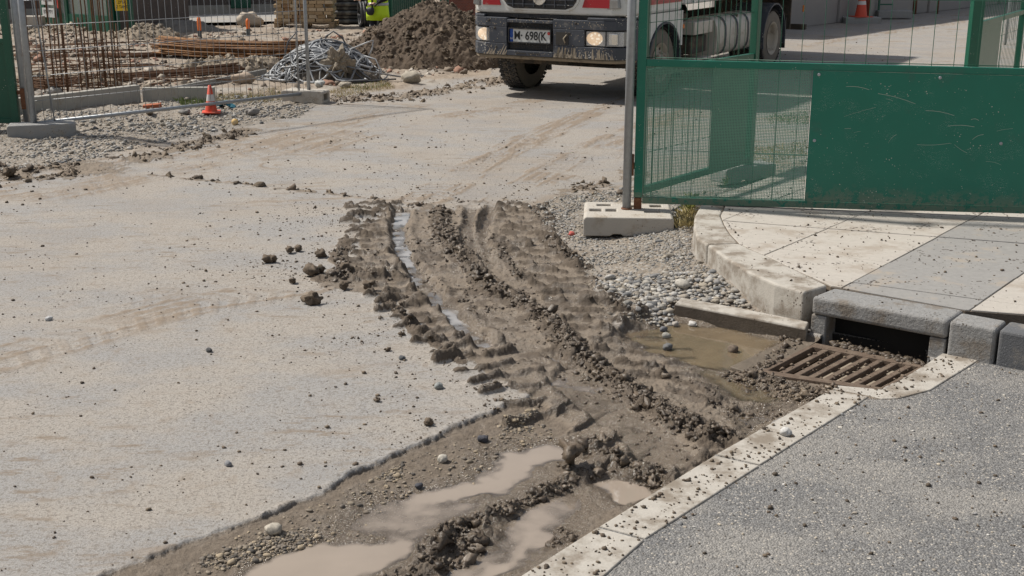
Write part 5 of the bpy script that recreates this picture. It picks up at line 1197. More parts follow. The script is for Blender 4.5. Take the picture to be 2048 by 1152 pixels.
MB().box((.35, 8.2, .95), (1.55, .05, .62)).box((.95, 8.4, .98), (.06, .5, .55)).build("rear_flap", M_CHAS, tr)
MB().box((1.22, 8.7, 1.05), (.03, .05, .14)).build("side_marker", M_ORANGE, tr, bevel=.005)
# tipper body
MB().prism([(-1.25, 1.42), (1.25, 1.42), (1.25, 2.9), (-1.25, 2.9)], -8.5, -2.3, 'y').build("tipper_body", M_WHITE, tr) if False else None
MB().box((0, 5.9, 2.20), (2.5, 7.2, 1.50)).build("tipper_body", M_WHITE, tr, bevel=.03)
rb = MB(); [rb.box((s_ * 1.27, 2.6 + k * 1.08, 2.2), (.05, .08, 1.46)) for s_ in (-1, 1) for k in range(7)]; rb.build("body_ribs", M_WHITE, tr)
MB().box((1.0, 8.2, 1.36), (.5, .9, .14)).build("tail_box", M_TANK, tr, bevel=.02)
for s_ in (-1, 1): MB().box((s_ * 1.48, .32, 2.3), (.10, .2, .6)).tube([(s_ * 1.28, .4, 2.6), (s_ * 1.46, .34, 2.58)], .02, 8).build("mirror", M_BLACK, tr, bevel=.03)
# ---------------- building site on the left ----------------
def gat(px, py): return ground_at(px, py)
M_REBAR = mat("rusty_rebar", (.115, .058, .030), .85, var=.35, vscale=18, dirt=(.20, .105, .05), dirt_amt=.4, dscale=14, bump=.4)
M_REBARL = mat("orange_rust_rebar", (.235, .120, .050), .85, var=.45, vscale=10, dirt=(.09, .045, .025), dirt_amt=.5, dscale=8, bump=.4)
M_CONC = mat("site_concrete", (.36, .345, .31), .9, var=.1, dirt=(.27, .22, .16), dirt_amt=.35, dscale=4, specks=(.15, .13, .1), speck_amt=.6, bump=.3, world=True)
# foundation upstand
def wallstrip(pts, z0, z1, th, name, m, label, cat_):
    V = [Vector((p.x, p.y, 0)) for p in pts]; b = MB()
    for a_, c_ in zip(V[:-1], V[1:]):
        d = (c_ - a_).normalized(); n_ = Vector((-d.y, d.x, 0)) * th
        b.prism([tuple(a_[:2]), tuple((c_ - d * .002)[:2]), tuple((c_ + n_ - d * .002)[:2]), tuple((a_ + n_)[:2])], z0, z1)
    return tag(b.build(name, m, bevel=.01), label, cat_)
z0 = hz(*W(200, 215)[:2])
wallstrip([W(-60, 243), W(72, 232), W(283, 205)], z0 - .08, z0 + .22, .13, "foundation_wall", M_CONC, "low pale concrete foundation wall behind the mesh fence", "low wall")
wallstrip([W(286, 205), W(430, 204)], z0 - .08, z0 + .18, .10, "foundation_wall", M_CONC, "short end piece of concrete foundation beside the small cone", "low wall")
bd = MB(); p0, p1 = gat(345, 188), gat(532, 150); v_ = (p1 - p0).normalized()
L0 = (p1 - p0).length; bo = MB().box((0, 0, 0), (L0, .05, .10)).build("plank", mat("grey_timber", (.24, .235, .22), .85, var=.15, dirt=(.3, .25, .18), dirt_amt=.3), bevel=.006); bo.location = (p0 + p1) / 2 + Vector((0, 0, .06)); bo.rotation_euler = (0, 0, math.atan2(v_.y, v_.x)); tag(bo, "long grey timber board lying towards the cable heap", "board")
# rebar cage: upright bars with cross bars
cc = gat(150, 190); cage = empty("rebar_cage", cc, 0, "tall cage of rusty upright reinforcing bars behind the mesh fence", "rebar cage")
rr = random.Random(3); XL, XR = W(40, 200).x - cc.x, W(232, 195).x - cc.x
for k in range(26):
    x = XL + (XR - XL) * (k + rr.uniform(-.35, .35)) / 25; y = rr.choice([0, .0, .35, .75]) + rr.uniform(-.03, .03); tp = 2.6 if rr.random() < .85 else rr.uniform(1.0, 1.5)
    MB().tube([(x, y, -.1), (x + rr.uniform(-.02, .02), y, tp * .5), (x + rr.uniform(-.05, .02), y, tp)], .0105, 6).build("upright_bar", M_REBAR, cage)
for k in range(15):
    z = .06 + rr.random() ** 1.6 * .75; y = rr.choice([0, .35, .75]) + rr.uniform(-.02, .05); MB().tube([(XL - .4, y, z + rr.uniform(-.08, .06)), (XR + rr.uniform(-.2, .5), y, z + rr.uniform(-.12, .1))], .0085, 5).build("cross_bar", M_REBAR, cage)
for k in range(5):
    x = XL + rr.random() * (XR - XL); MB().tube([(x, -.1, .2 + .1 * k), (x + rr.uniform(-.2, .2), .9, .25 + .1 * k)], .008, 5).build("cross_bar", M_REBAR, cage)
# big rebar bundle
def bundle(px0, px1, n, w, h, label, m, seed, name="rebar_bundle", rad=.014, sag=.05):
    a_, b_ = gat(*px0), gat(*px1); d = (b_ - a_); Lb = d.length; r = empty(name, a_, math.atan2(d.y, d.x), label, "rebar bundle", "bundles of reinforcing bar")
    q = random.Random(seed)
    for k in range(n):
        y = q.uniform(-w / 2, w / 2); z = .03 + (h * (1 - (2 * y / w) ** 2 * .6)) * q.random() ** .7; x0 = q.uniform(-.12, .18); x1 = Lb + q.uniform(-.15, .1)
        MB().tube([(x0, y, z + q.uniform(0, .02)), (Lb * .3, y + q.uniform(-.05, .05), z - sag * q.random()), (Lb * .7, y + q.uniform(-.05, .05), z - sag * q.random()), (x1, y + q.uniform(-.04, .04), z + q.uniform(-.02, .03))], rad, 5).build("rod", m if q.random() < .7 else M_REBAR, r)
    return r
bundle((325, 112), (618, 124), 85, .75, .34, "thick heap of orange rusty reinforcing rods lying left of the cable heap", M_REBARL, 1, rad=.017)
bundle((60, 178), (470, 143), 40, .5, .10, "low spread of dark rusty rods in front of the bigger heap", M_REBAR, 2, sag=.02)
bundle((40, 118), (345, 113), 22, .35, .07, "thin layer of dark rods along the far side of the cage", M_REBAR, 4, sag=.02)
for i, (a_, b_, lb) in enumerate([((60, 116), (230, 140), "bent rusty rod sloping behind the cage"), ((60, 150), (300, 120), "long rusty rod crossing behind the cage"), ((230, 136), (420, 150), "rusty rod on the earth right of the cage"), ((60, 170), (210, 165), "rusty rod low behind the cage"),
                                ((250, 168), (470, 158), "rusty rod in front of the low rod spread"), ((300, 178), (480, 168), "rusty rod nearest the timber board"), ((225, 160), (345, 172), "short rusty rod right of the foundation corner")]):
    p, q = gat(*a_), gat(*b_); mm_ = (p + q) / 2; o = MB().tube([p - mm_ + Vector((0, 0, .05)), Vector((0, 0, .05 + .03 * (i % 3))), q - mm_ + Vector((0, 0, .04))], .012, 6).build("rod", M_REBAR); o.location = mm_; tag(o, lb, "rebar rod", "loose rods on the ground")
# mounds
def mound(name, px, py, rx, ry, h, m, label, seed, rot=0.0, amp=.12, cat_="soil heap", res=110, sharp=1.0, grp=None, col=None):
    p = gat(px, py); n = res; u = np.linspace(-1.25, 1.25, n); X, Y = np.meshgrid(u, u); x, y = X.ravel(), Y.ravel()
    th = np.arctan2(y, x); r = np.hypot(x, y) * (1 + .16 * vnoise(np.cos(th) * 2 + seed, np.sin(th) * 2, seed) + .05 * fbm(x, y, 6, 3, seed + 1))
    hh = np.clip(1 - r, 0, 1) ** sharp; hh = hh * h + h * .9 * (np.clip(hh, 0, .3) / .3) * amp * (fbm(x * rx, y * ry, 2.2, 5, seed + 3, .6) + .35 * fbm(x * rx, y * ry, 14, 3, seed + 5))
    wl_, wi_ = worley(x * rx, y * ry, 11, seed); hh += (hh > .02) * .02 * fbm(x * rx, y * ry, 9, 4, seed + 8, .65) * 2 + (hh > .02) * .03 * np.sqrt(np.clip(1 - (wl_ * 1.5) ** 2, 0, 1)) * (wi_ > .82)
    hh = np.where(r > 1, -.08, hh - .02)
    me = bpy.data.meshes.new(name); fc = (np.arange(n - 1)[:, None] * n + np.arange(n - 1)[None]).ravel(); me.from_pydata(np.stack([x * rx, y * ry, hh], 1).tolist(), [], np.stack([fc, fc + 1, fc + n + 1, fc + n], 1).tolist())
    me.polygons.foreach_set('use_smooth', [True] * len(me.polygons)); me.materials.append(m); o = bpy.data.objects.new(name, me); scene.collection.objects.link(o); o.location = (p.x, p.y, p.z); o.rotation_euler = (0, 0, rot); tag(o, label, cat_, grp)
    if res > 75:
        k = np.where(hh > .02)[0]; k = RNG.choice(k, min(len(k), int(620 * rx * ry)), replace=True); pts = np.stack([x[k] * rx, y[k] * ry], 1) + RNG.normal(0, .012, (len(k), 2)); b_ = np.array(m.node_tree.nodes['Principled BSDF'].inputs['Base Color'].default_value[:3]) * 0 + (np.array((.105, .078, .052)) if name == "soil_heap" else np.array((.27, .225, .17)))
        q_ = merged("clods", pts, np.clip(RNG.gamma(1.1, .011, len(k)) + .006, 0, .07), tints(len(k), np.stack([b_, b_ * .72, b_ * 1.3])), mid, M_CRUMB, kind="stuff", smooth=True, sink=.5, zabs=hh[k]); q_.parent = o
    return o
M_SOIL = mat("damp_soil", (.080, .056, .037), .92, var=.25, vscale=3, dirt=(.125, .092, .063), dirt_amt=.4, dscale=9, specks=(.32, .28, .22), speck_amt=.35, sscale=16, bump=1.0, bscale=26, world=True)
M_RUB = mat("pale_rubble", (.25, .205, .155), .95, var=.25, vscale=6, dirt=(.18, .14, .10), dirt_amt=.5, dscale=9, bump=1.0, bscale=22, world=True)
mound("soil_heap", 868, 122, 2.0, 1.65, 1.22, M_SOIL, "large brown soil heap between the cables and the lorry", 3, amp=.14, res=260, sharp=.80)
mound("soil_heap", 925, 92, 1.35, 1.2, .85, M_SOIL, "smaller brown soil heap behind the large one beside the lorry", 8, amp=.16, res=150, sharp=.8)
mound("rubble_heap", 290, 76, 1.0, .6, .30, M_RUB, "pale crumbly rubble heap left of the orange stakes", 12, amp=.5, cat_="rubble heap", res=80, sharp=.7)
mound("rubble_heap", 372, 62, 1.0, .6, .32, mat("grey_rubble", (.20, .185, .165), .95, var=.3, vscale=7, bump=1, bscale=22), "grey rubble heap behind the orange stake", 15, amp=.5, cat_="rubble heap", res=70, sharp=.7)
mound("rubble_heap", 470, 138, 1.15, .55, .26, M_RUB, "low heap of dirt and stones left of the cable heap", 17, amp=.7, cat_="rubble heap", res=90, sharp=.6)
mound("rubble_heap", 130, 62, 2.6, .5, .16, M_RUB, "long low bank of pale sand in front of the green booth", 19, amp=.5, cat_="rubble heap", res=80, sharp=.6)
mound("rubble_heap", 120, 165, 1.6, .8, .12, M_RUB, "broken clods between the rods inside the foundation", 23, amp=1.2, cat_="rubble heap", res=100, sharp=.5)
# cable heap
M_CAB = mat("grey_cable", (.20, .21, .225), .5, var=.25, vscale=3, dirt=(.34, .32, .28), dirt_amt=.4, dscale=5); M_CABD = mat("dark_cable", (.075, .080, .09), .5, var=.3, dirt=(.25, .22, .18), dirt_amt=.3)
M_CABL = mat("pale_cable", (.42, .43, .44), .5, var=.15, dirt=(.3, .27, .22), dirt_amt=.3)
cp = gat(650, 160); heap = empty("cable_heap", (cp.x, cp.y, cp.z), 0, "tangled heap of grey electric cables behind the mesh fence foot", "cable heap")
q = random.Random(21)
HRX, HRY, HH_ = 1.02, .75, .60
def hsurf(x, y): 
    r = math.hypot(x / HRX, y / HRY); return max(0, 1 - r ** 1.7) * HH_
core = MB(); 
me_o = mound("c", 650, 160, .92, .66, .46, mat("heap_litter", (.13, .11, .09), .95, var=.5, vscale=14, dirt=(.26, .21, .16), dirt_amt=.5, dscale=8, bump=1, bscale=30), None, 31, amp=.5, res=60, sharp=.55)
me_o.name = "core_litter"; me_o.parent = heap; me_o.location = (0, 0, 0)
if "category" in me_o: del me_o["category"]
for k in range(92):
    a = q.uniform(0, 6.28); cx_ = q.gauss(0, .30) - .05; cy_ = q.gauss(0, .2); rx = q.uniform(.22, .75); ry = q.uniform(.15, .5); ph = q.uniform(0, 6.28); sp = q.uniform(2.2, 6.0); pts = []; N = 22; f1, f2 = q.uniform(1, 3), q.uniform(0, 6)
    rot = q.gauss(0, .5)
    for i in range(N):
        th = ph + sp * i / N; rr_ = 1 + .16 * math.sin(f1 * th + f2); ex, ey = rx * math.cos(th) * rr_, ry * math.sin(th) * rr_
        x = cx_ + ex * math.cos(rot) - ey * math.sin(rot); y = cy_ + ex * math.sin(rot) + ey * math.cos(rot)
        m_ = math.hypot(x / 1.08, y / .8)
        if m_ > 1: x /= m_; y /= m_
        pts.append((x, y, hsurf(x, y) + .02 + .05 * math.sin(th * 1.7 + k) * (k % 3 == 0) + (k % 7) * .006))
    pts = [(x, y, max(.012, z)) for x, y, z in pts]
    MB().tube(pts, q.choice([.010, .012, .015, .018]), 6).build("cable", q.choice([M_CAB, M_CAB, M_CABL, M_CABD]), heap)
for pts, m_ in (([(.0, 0, .5), (.05, 0, .72), (.18, 0, .80), (.32, 0, .70), (.40, .0, .55)], M_CABD), ([(.45, -.1, .5), (.75, -.1, .62), (.86, -.1, .66), (.84, -.1, .52), (.78, -.1, .40)], M_CABL), ([(.55, -.1, .45), (.9, -.2, .35), (1.0, -.25, .15), (.95, -.25, .02)], M_CABL),
                ([(.3, -.5, .3), (.8, -.5, .18), (1.3, -.2, .06), (1.7, 0, .05)], M_CAB), ([(-1.1, -.4, .03), (-.6, -.6, .03), (0, -.6, .03), (.7, -.55, .02), (1.25, -.3, .03)], M_CABD), ([(-.7, .1, .35), (-.62, .1, .62), (-.45, .1, .80)], M_CABD),
                ([(-1.05, -.3, .03), (-.9, -.1, .15), (-.3, -.4, .42), (.2, -.5, .40), (.7, -.4, .2), (.75, -.4, .02)], M_CAB), ([(-.95, -.35, .10), (-.5, -.5, .12), (.1, -.55, .10), (.5, -.5, .05)], M_CABL)):
    MB().tube(pts, .014, 6).build("cable", m_, heap)
cloth = MB(); 
bmx = bmesh.new(); bmesh.ops.create_icosphere(bmx, subdivisions=4, radius=1); Vv = np.array([v.co[:] for v in bmx.verts]); dd = 1 + .5 * vnoise(Vv[:, 0] * 3 + 5, Vv[:, 1] * 3 + Vv[:, 2] * 2, 2) + .3 * vnoise(Vv[:, 0] * 7, Vv[:, 2] * 7 + Vv[:, 1] * 5, 4)
for v, c in zip(bmx.verts, Vv * dd[:, None] * np.array((.20, .16, .24))): v.co = c
me = bpy.data.meshes.new("rag"); bmx.to_mesh(me); bmx.free(); me.materials.append(mat("dirty_rag", (.27, .23, .18), .95, var=.35, vscale=12, bump=.8)); o = bpy.data.objects.new("rag", me); scene.collection.objects.link(o); o.location = (cp.x + .30, cp.y - .48, cp.z + .28); tag(o, "dirty brown rag caught in the front of the cable heap", "rag")
# stones and litter round the heap
def boulder(px, py, s, col, label, var, st=(1, .8, .6), nm="rock", dz=0):
    lone(nm, px, py, s, col, label, nm, "rocks on the building site", var=var, amp=.28, stretch=st)
boulder(822, 168, .17, (.36, .32, .26), "pale angular rock at the foot of the soil heap", 3)
boulder(488, 172, .18, (.38, .30, .23), "tan rock beside the end of the timber board", 5, (1, .7, .55))
boulder(562, 118, .16, (.33, .21, .17), "reddish rock left of the cable heap", 6, (1, .7, .5)); boulder(573, 100, .10, (.38, .30, .2), "small yellowish rock above the reddish one", 7)
boulder(690, 178, .12, (.34, .30, .24), "grey rock below the front of the cables", 8, (1, .7, .4)); boulder(640, 178, .12, (.42, .42, .40), "white crumpled lump below the cables", 9, (1, .6, .5), nm="lump")
boulder(500, 54, .34, (.42, .36, .29), "large pale boulder behind the right orange stake", 10, (1, .7, .6)); boulder(110, 190, .12, (.35, .33, .3), "pale rock inside the foundation corner", 12); boulder(370, 228, .09, (.22, .21, .2), "dark grey rock left of the small cone", 14, (1, .7, .5))
boulder(505, 232, .09, (.24, .22, .2), "grey rock right of the small cone", 15); boulder(300, 232, .09, (.20, .16, .12), "dark brown stone below the brick", 16, (1.2, .6, .4))
boulder(770, 108, .09, (.42, .35, .28), "pale rock on the left flank of the soil heap", 17); boulder(900, 92, .13, (.35, .31, .25), "pale rock high on the soil heap", 18)
p = gat(470, 250); bl = bpy.data.meshes.new("ball"); bmx = bmesh.new(); bmesh.ops.create_uvsphere(bmx, u_segments=16, v_segments=10, radius=.045); bmx.to_mesh(bl); bmx.free(); bl.materials.append(mat("orange_peel", (.60, .38, .12), .6, var=.3, vscale=20, dirt=(.6, .5, .35), dirt_amt=.5)); o = bpy.data.objects.new("ball", bl); scene.collection.objects.link(o); o.location = p + Vector((0, 0, .035)); tag(o, "small orange ball on the gravel below the small cone", "ball")
p = gat(305, 219); o = MB().box((0, 0, 0), (.25, .12, .07)).build("brick", mat("red_brick", (.36, .115, .055), .9, var=.2, vscale=12, bump=.5), bevel=.008); o.location = p + Vector((0, 0, .035)); o.rotation_euler = (.05, -.08, .15); tag(o, "single red brick on the gravel by the fence tube", "brick")
# small cone
M_CONE = mat("cone_orange_red", (.62, .075, .035), .55, var=.1, dirt=(.3, .2, .15), dirt_amt=.25); M_CONEW = mat("cone_white", (.62, .60, .58), .5, dirt=(.4, .35, .3), dirt_amt=.2)
def cone(loc, h, r, label, stripes, name="traffic_cone", base=None):
    c = empty(name, loc, .2, label, "traffic cone", "traffic cones")
    rt = lambda z: r * (1 - z / h) + .022 * (z / h) * (h / .4) + .0
    MB().box((0, 0, .012), (r * 3, r * 3, .024)).build("base", M_CONE, c, bevel=.01)
    MB().lathe([(rt(0), .02), (rt(h), h), (rt(h) * .6, h + .004), (0, h + .004)], (0, 0, 0), 28).build("body", M_CONE, c)
    for a_, b_ in stripes: MB().lathe([(rt(a_ * h) + .002, a_ * h), (rt(b_ * h) + .002, b_ * h)], (0, 0, 0), 28).build("reflective_band", M_CONEW, c)
    return c
cone(gat(423, 228), .38, .085, "small orange cone with one white band on the gravel", [(.38, .68)])
# blue cloth, grass
bmx = bmesh.new(); bmesh.ops.create_grid(bmx, x_segments=24, y_segments=12, size=1); Vv = np.array([v.co[:] for v in bmx.verts])
for v, c in zip(bmx.verts, Vv): v.co = (c[0] * .17, c[1] * .09, .05 + .05 * float(fbm(c[:1] * 1.0, c[1:2], 1.6, 3, 3)[0]) + .03 * float(vnoise(c[:1] * 4, c[1:2] * 4, 6)[0]) - .03 * c[0] ** 2 * 2)
me = bpy.data.meshes.new("blue_cloth"); bmx.to_mesh(me); bmx.free(); me.polygons.foreach_set('use_smooth', [True] * len(me.polygons)); me.materials.append(mat("blue_fabric", (.01, .11, .16), .8, var=.25, vscale=9)); o = bpy.data.objects.new("blue_cloth", me); scene.collection.objects.link(o); md = o.modifiers.new("t", 'SOLIDIFY'); md.thickness = .02; o.location = gat(449, 214) + Vector((0, 0, .01)); tag(o, "crumpled blue cloth lying right of the small cone", "cloth")
M_GRASS = mat("grass_blades", (.12, .16, .04), .7, var=.4, vscale=9, world=True); M_DRYG = mat("dry_grass", (.36, .29, .13), .8, var=.3, vscale=9, world=True)
def grass(poly_px, n, hgt, m, label, name="grass", z=None):
    P = W2(poly_px); pts = pick(n, P); b = MB(); qq = random.Random(len(pts) + n)
    zz = hat(pts[:, 0], pts[:, 1]) if z is None else np.full(len(pts), z)
    for (x, y), z_ in zip(pts, zz):
        a = qq.uniform(0, 6.28); ln = qq.uniform(.25, .9) * hgt; h = hgt * qq.uniform(.3, 1); w_ = hgt * .035; dx, dy = math.cos(a), math.sin(a)
        b.add([(x - dy * w_, y + dx * w_, z_ - .005), (x + dy * w_, y - dx * w_, z_ - .005), (x + dx * ln * .5 + dy * w_ * .7, y + dy * ln * .5 - dx * w_ * .7, z_ + h * .7), (x + dx * ln, y + dy * ln, z_ + h)], [(0, 1, 2), (0, 2, 3)])
    return b.build(name, m, label=label, cat="grass", kind="stuff", recalc=False)
grass([(350, 205), (420, 200), (420, 218), (365, 220)], 420, .09, M_GRASS, "green grass tuft left of the small cone")
grass([(430, 195), (560, 178), (570, 200), (470, 212), (430, 208)], 1300, .05, M_DRYG, "dry yellow grass under the fence tube"); grass([(430, 195), (560, 182), (570, 200), (440, 205)], 250, .06, M_GRASS, "green blades in the dry grass under the fence tube")
grass([(655, 185), (780, 168), (790, 178), (670, 198)], 700, .06, M_DRYG, "dry grass strip in front of the cable heap"); grass([(700, 175), (780, 168), (780, 176), (710, 186)], 200, .06, M_GRASS, "green blades in front of the cable heap")
grass([(1380, 405), (1392, 400), (1385, 445), (1368, 450)], 160, .10, mat("weed", (.22, .24, .05), .8, var=.4, vscale=20, world=True), "yellow green weeds between the pale block and the kerb")
grass([(1355, 450), (1385, 440), (1395, 480), (1350, 480)], 260, .09, M_DRYG, "dry straw between the pale block and the kerb")
grass([(1448, 410), (1456, 408), (1450, 425), (1442, 428)], 50, .05, M_GRASS, "weed sprouting from the kerb joint under the gate", z=PZ)
grass([(1500, 300), (1610, 285), (1616, 310), (1480, 345)], 500, .06, M_DRYG, "sparse dry grass behind the netting"); grass([(1530, 232), (1616, 226), (1616, 250), (1540, 248)], 260, .06, M_GRASS, "sparse green weeds behind the netting")
# stakes
M_OR = mat("orange_stake_paint", (.75, .17, .03), .6, var=.15, dirt=(.3, .18, .1), dirt_amt=.3); M_OR2 = mat("dark_stake", (.07, .08, .085), .7)
for px, py, h, lb in ((400, 76, .50, "left orange marker stake by the grey rubble"), (497, 72, .42, "right orange marker stake in front of the pale boulder")):
    s_ = empty("marker_stake", gat(px, py), 0, lb, "marker stake", "orange marker stakes"); MB().lathe([(.045, .18), (.05, .30), (.048, h - .05), (.03, h), (0, h + .01)], (0, 0, 0), 12).build("top", M_OR, s_); MB().lathe([(.05, -.05), (.052, .05), (.045, .178)], (0, 0, 0), 12).build("foot", M_OR2, s_)
# timber / brick stack on pallet
M_WOOD = mat("pallet_wood", (.33, .235, .14), .85, var=.25, vscale=6, dirt=(.14, .09, .05), dirt_amt=.3, bump=.2)
pc = W(609, 56); zp = hz(pc.x, pc.y); pal = empty("pallet", (pc.x, pc.y, zp), .02, "wooden pallet under the stack of pale blocks", "pallet"); PW = 1.60
for k in range(3):
    for j in (-.5, 0, .5): MB().box(((k - 1) * (PW / 2 - .07), j * .95 + .5, .075), (.14, .14, .09)).build("block", M_WOOD, pal, bevel=.005)
for k in range(3): MB().box(((k - 1) * (PW / 2 - .07), .5, .015), (.14, 1.1, .028)).build("runner", M_WOOD, pal)
for k in range(7): MB().box((0, .0 + k * .167, .135), (PW, .12, .026)).build("top_board", M_WOOD, pal)
bmx = bmesh.new(); bmesh.ops.create_cube(bmx, size=1); bmesh.ops.scale(bmx, vec=(.205, .22, .088), verts=bmx.verts); bmesh.ops.bevel(bmx, geom=bmx.edges[:], offset=.006, segments=1, affect='EDGES')
bme = bpy.data.meshes.new("block"); bmx.to_mesh(bme); bmx.free(); bricks = []
for cI, col in enumerate([(.44, .32, .19), (.36, .25, .14), (.50, .39, .26), (.28, .17, .09)]):
    m2 = bme.copy(); m2.materials.append(mat("pale_block_%d" % cI, col, .9, var=.2, vscale=12, dirt=(.2, .12, .07), dirt_amt=.3, dscale=12, bump=.4)); bricks.append(m2)
qb = random.Random(9)
for row in range(11):
    for c in range(7):
        for d in range(3):
            if d > 0 and row < 10 and 0 < c < 6: continue
            if d == 0 and qb.random() < .03: continue
            o = bpy.data.objects.new("timber_block", qb.choices(bricks, [5, 3, 4, 1])[0]); scene.collection.objects.link(o)
            o.location = (pc.x - PW / 2 + .115 + c * .219 + (.05 if row % 2 else 0) + qb.uniform(-.01, .01), pc.y + .0 + .09 + d * .235 + qb.uniform(-.015, .02), zp + .20 + row * .0935); o.rotation_euler = (0, 0, .02 + qb.uniform(-.03, .03))
            tag(o, "pale wooden block stacked on the pallet behind the fence", "block", "blocks stacked on the pallet")
# black pipes
M_PIPE = mat("black_pipe", (.050, .050, .053), .55, var=.3, vscale=3, dirt=(.26, .25, .23), dirt_amt=.42, dscale=4)
pb0 = W(664, 49); zb0 = hz(pb0.x, pb0.y)
for row in range(9):
    for d in range(3 if row < 6 else 2):
        Lp = 1.75 + qb.uniform(-.12, .1) + (.25 if d == 0 and row < 2 else 0); b = MB(); prof = []
        nseg = 22
        for i in range(nseg + 1): prof += [(.060 + .006 * (i % 2), i * Lp / nseg)]
        o = b.lathe(prof, (0, 0, 0), 12, 'x').build("pipe", M_PIPE); o.location = (pb0.x + .03 + qb.uniform(-.04, .04), pb0.y + .15 + d * .14 + (.07 if row % 2 else 0), zb0 + .065 + row * .118); o.rotation_euler = (0, qb.uniform(-.006, .006), qb.uniform(-.01, .01))
        tag(o, "long black pipe in the stack right of the pallet", "pipe", "black pipes in the stack")
for px, r, lb in ((722, .33, "dark coil of pipe standing at the end of the pipe stack"), (742, .36, "grey coil of pipe beside the person in the yellow vest")):
    c_ = W(px, 54); co = empty("pipe_coil", (c_.x, c_.y - .1, hz(c_.x, c_.y) + r), .25, lb, "pipe coil")
    for k in range(6):
        rr_ = r - .03 * (k % 2); MB().tube([(.04 * k, rr_ * math.cos(a), rr_ * math.sin(a)) for a in np.linspace(0, 6.283, 30)], .028, 6).build("loop", M_PIPE if px < 730 else M_CAB, co)
# green ribbed panel fence, mesh and brick pier behind
p0, p1 = W(784, 50), W(866, 38); 
def ribbed(px0, px1, h, label, name="ribbed_panel"):
    a_, b_ = W(*px0), W(*px1); d = b_ - a_; Lr = d.length; r = empty(name, (a_.x, a_.y, hz(a_.x, a_.y)), math.atan2(d.y, d.x), label, "panel fence"); b = MB(); n = int(Lr / .125)
    for k in range(n):
        x = (k + .5) * Lr / n; b.prism([(x - .055, 0), (x - .035, -.045), (x + .025, -.045), (x + .045, 0)], .02, h)
    b.box((Lr / 2, .02, h / 2), (Lr, .02, h)); b.build("sheet", M_GREENF, r)
    for x in (0, Lr): MB().box((x, .05, h / 2), (.07, .07, h + .1)).build("post", M_GREENF, r)
    return r
ribbed((782, 58), (868, 44), 2.6, "green ribbed sheet fence behind the soil heap")
def meshfence(px0, px1, h, label, sp=.11, z0=.1):
    a_, b_ = W(*px0), W(*px1); d = b_ - a_; Lr = d.length; r = empty("mesh_fence", (a_.x, a_.y, hz(a_.x, a_.y)), math.atan2(d.y, d.x), label, "fence"); w = MB(); x = 0
    while x <= Lr: w.tube([(x, 0, z0), (x, 0, h)], .005, 3); x += sp
    for zz in np.linspace(z0, h, 5): w.tube([(0, 0, zz), (Lr, 0, zz)], .006, 3)
    w.build("wire_mesh", M_WIRE, r); MB().tube([(0, 0, 0), (0, 0, h)], .025, 8).build("post", M_GALV, r); MB().tube([(Lr, 0, 0), (Lr, 0, h)], .025, 8).build("post", M_GALV, r); return r
meshfence((868, 30), (912, 28), 2, "wire mesh fence between green sheets and red brick pier")
a_ = W(925, 40); o = MB().box((0, 0, 1.4), (.75, .5, 2.8)).build("brick_pier", None); m, t, p = newmat("red_brickwork"); tc = nd(t, "ShaderNodeTexCoord"); mp = nd(t, "ShaderNodeMapping"); mp.inputs['Rotation'].default_value = (R(90), 0, 0); br = nd(t, "ShaderNodeTexBrick", i_Scale=6.0); br.inputs['Color1'].default_value = (.25, .06, .035, 1); br.inputs['Color2'].default_value = (.17, .045, .03, 1); br.inputs['Mortar'].default_value = (.2, .15, .12, 1)
t.links.new(tc.outputs['Object'], mp.inputs[0]); t.links.new(mp.outputs[0], br.inputs['Vector']); t.links.new(br.outputs[0], p.inputs['Base Color']); o.data.materials.append(m); o.location = (a_.x, a_.y, hz(a_.x, a_.y)); tag(o, "red brick pier left of the lorry cab", "pier")
ribbed((884, 14), (906, 13), 2.5, "distant green sheet above the mesh fence")
# far wall of dark rendered building with green doors
M_PEB = mat("dark_pebbledash", (.115, .095, .085), .95, var=.25, vscale=6, specks=(.22, .2, .18), speck_amt=1.2, sscale=14, bump=.6, bscale=30)
wa, wb_ = W(20, 45), W(760, 28); d = wb_ - wa; bldg = empty("building", (wa.x - 3, wa.y + .3, 0), math.atan2(d.y, d.x), "dark pebbledash building with green doors behind the site", "building"); Lw = d.length + 3
MB().box((Lw / 2, 2.0, 1.8), (Lw, 4, 3.6)).build("wall", M_PEB, bldg); MB().box((Lw / 2, -.04, .15), (Lw, .08, .30)).build("plinth", M_CONC, bldg)
MB().box((Lw / 2, 2, 3.7), (Lw + .4, 4.4, .2)).build("roof", M_CHAS, bldg)
def lx(px): return (W(px, 36) - Vector((bldg.location.x, bldg.location.y, 0))).length
for x0, x1 in ((270, 324), (468, 510)):
    a_, b_ = lx(x0), lx(x1); MB().box(((a_ + b_) / 2, -.09, 1.35), (b_ - a_, .06, 2.3)).build("door", M_GREENF, bldg, bevel=.01)
pvt = MB(); P = W2([(150, 58), (700, 47), (900, 36), (900, 24), (20, 45)]); 
MB().add([(x, y, .10) for x, y in P], [tuple(range(5))]).build("yard_paving", mat("grey_yard", (.30, .29, .275), .9, var=.2, vscale=1.5, dirt=(.36, .31, .25), dirt_amt=.5, dscale=1.2, world=True), kind="structure")
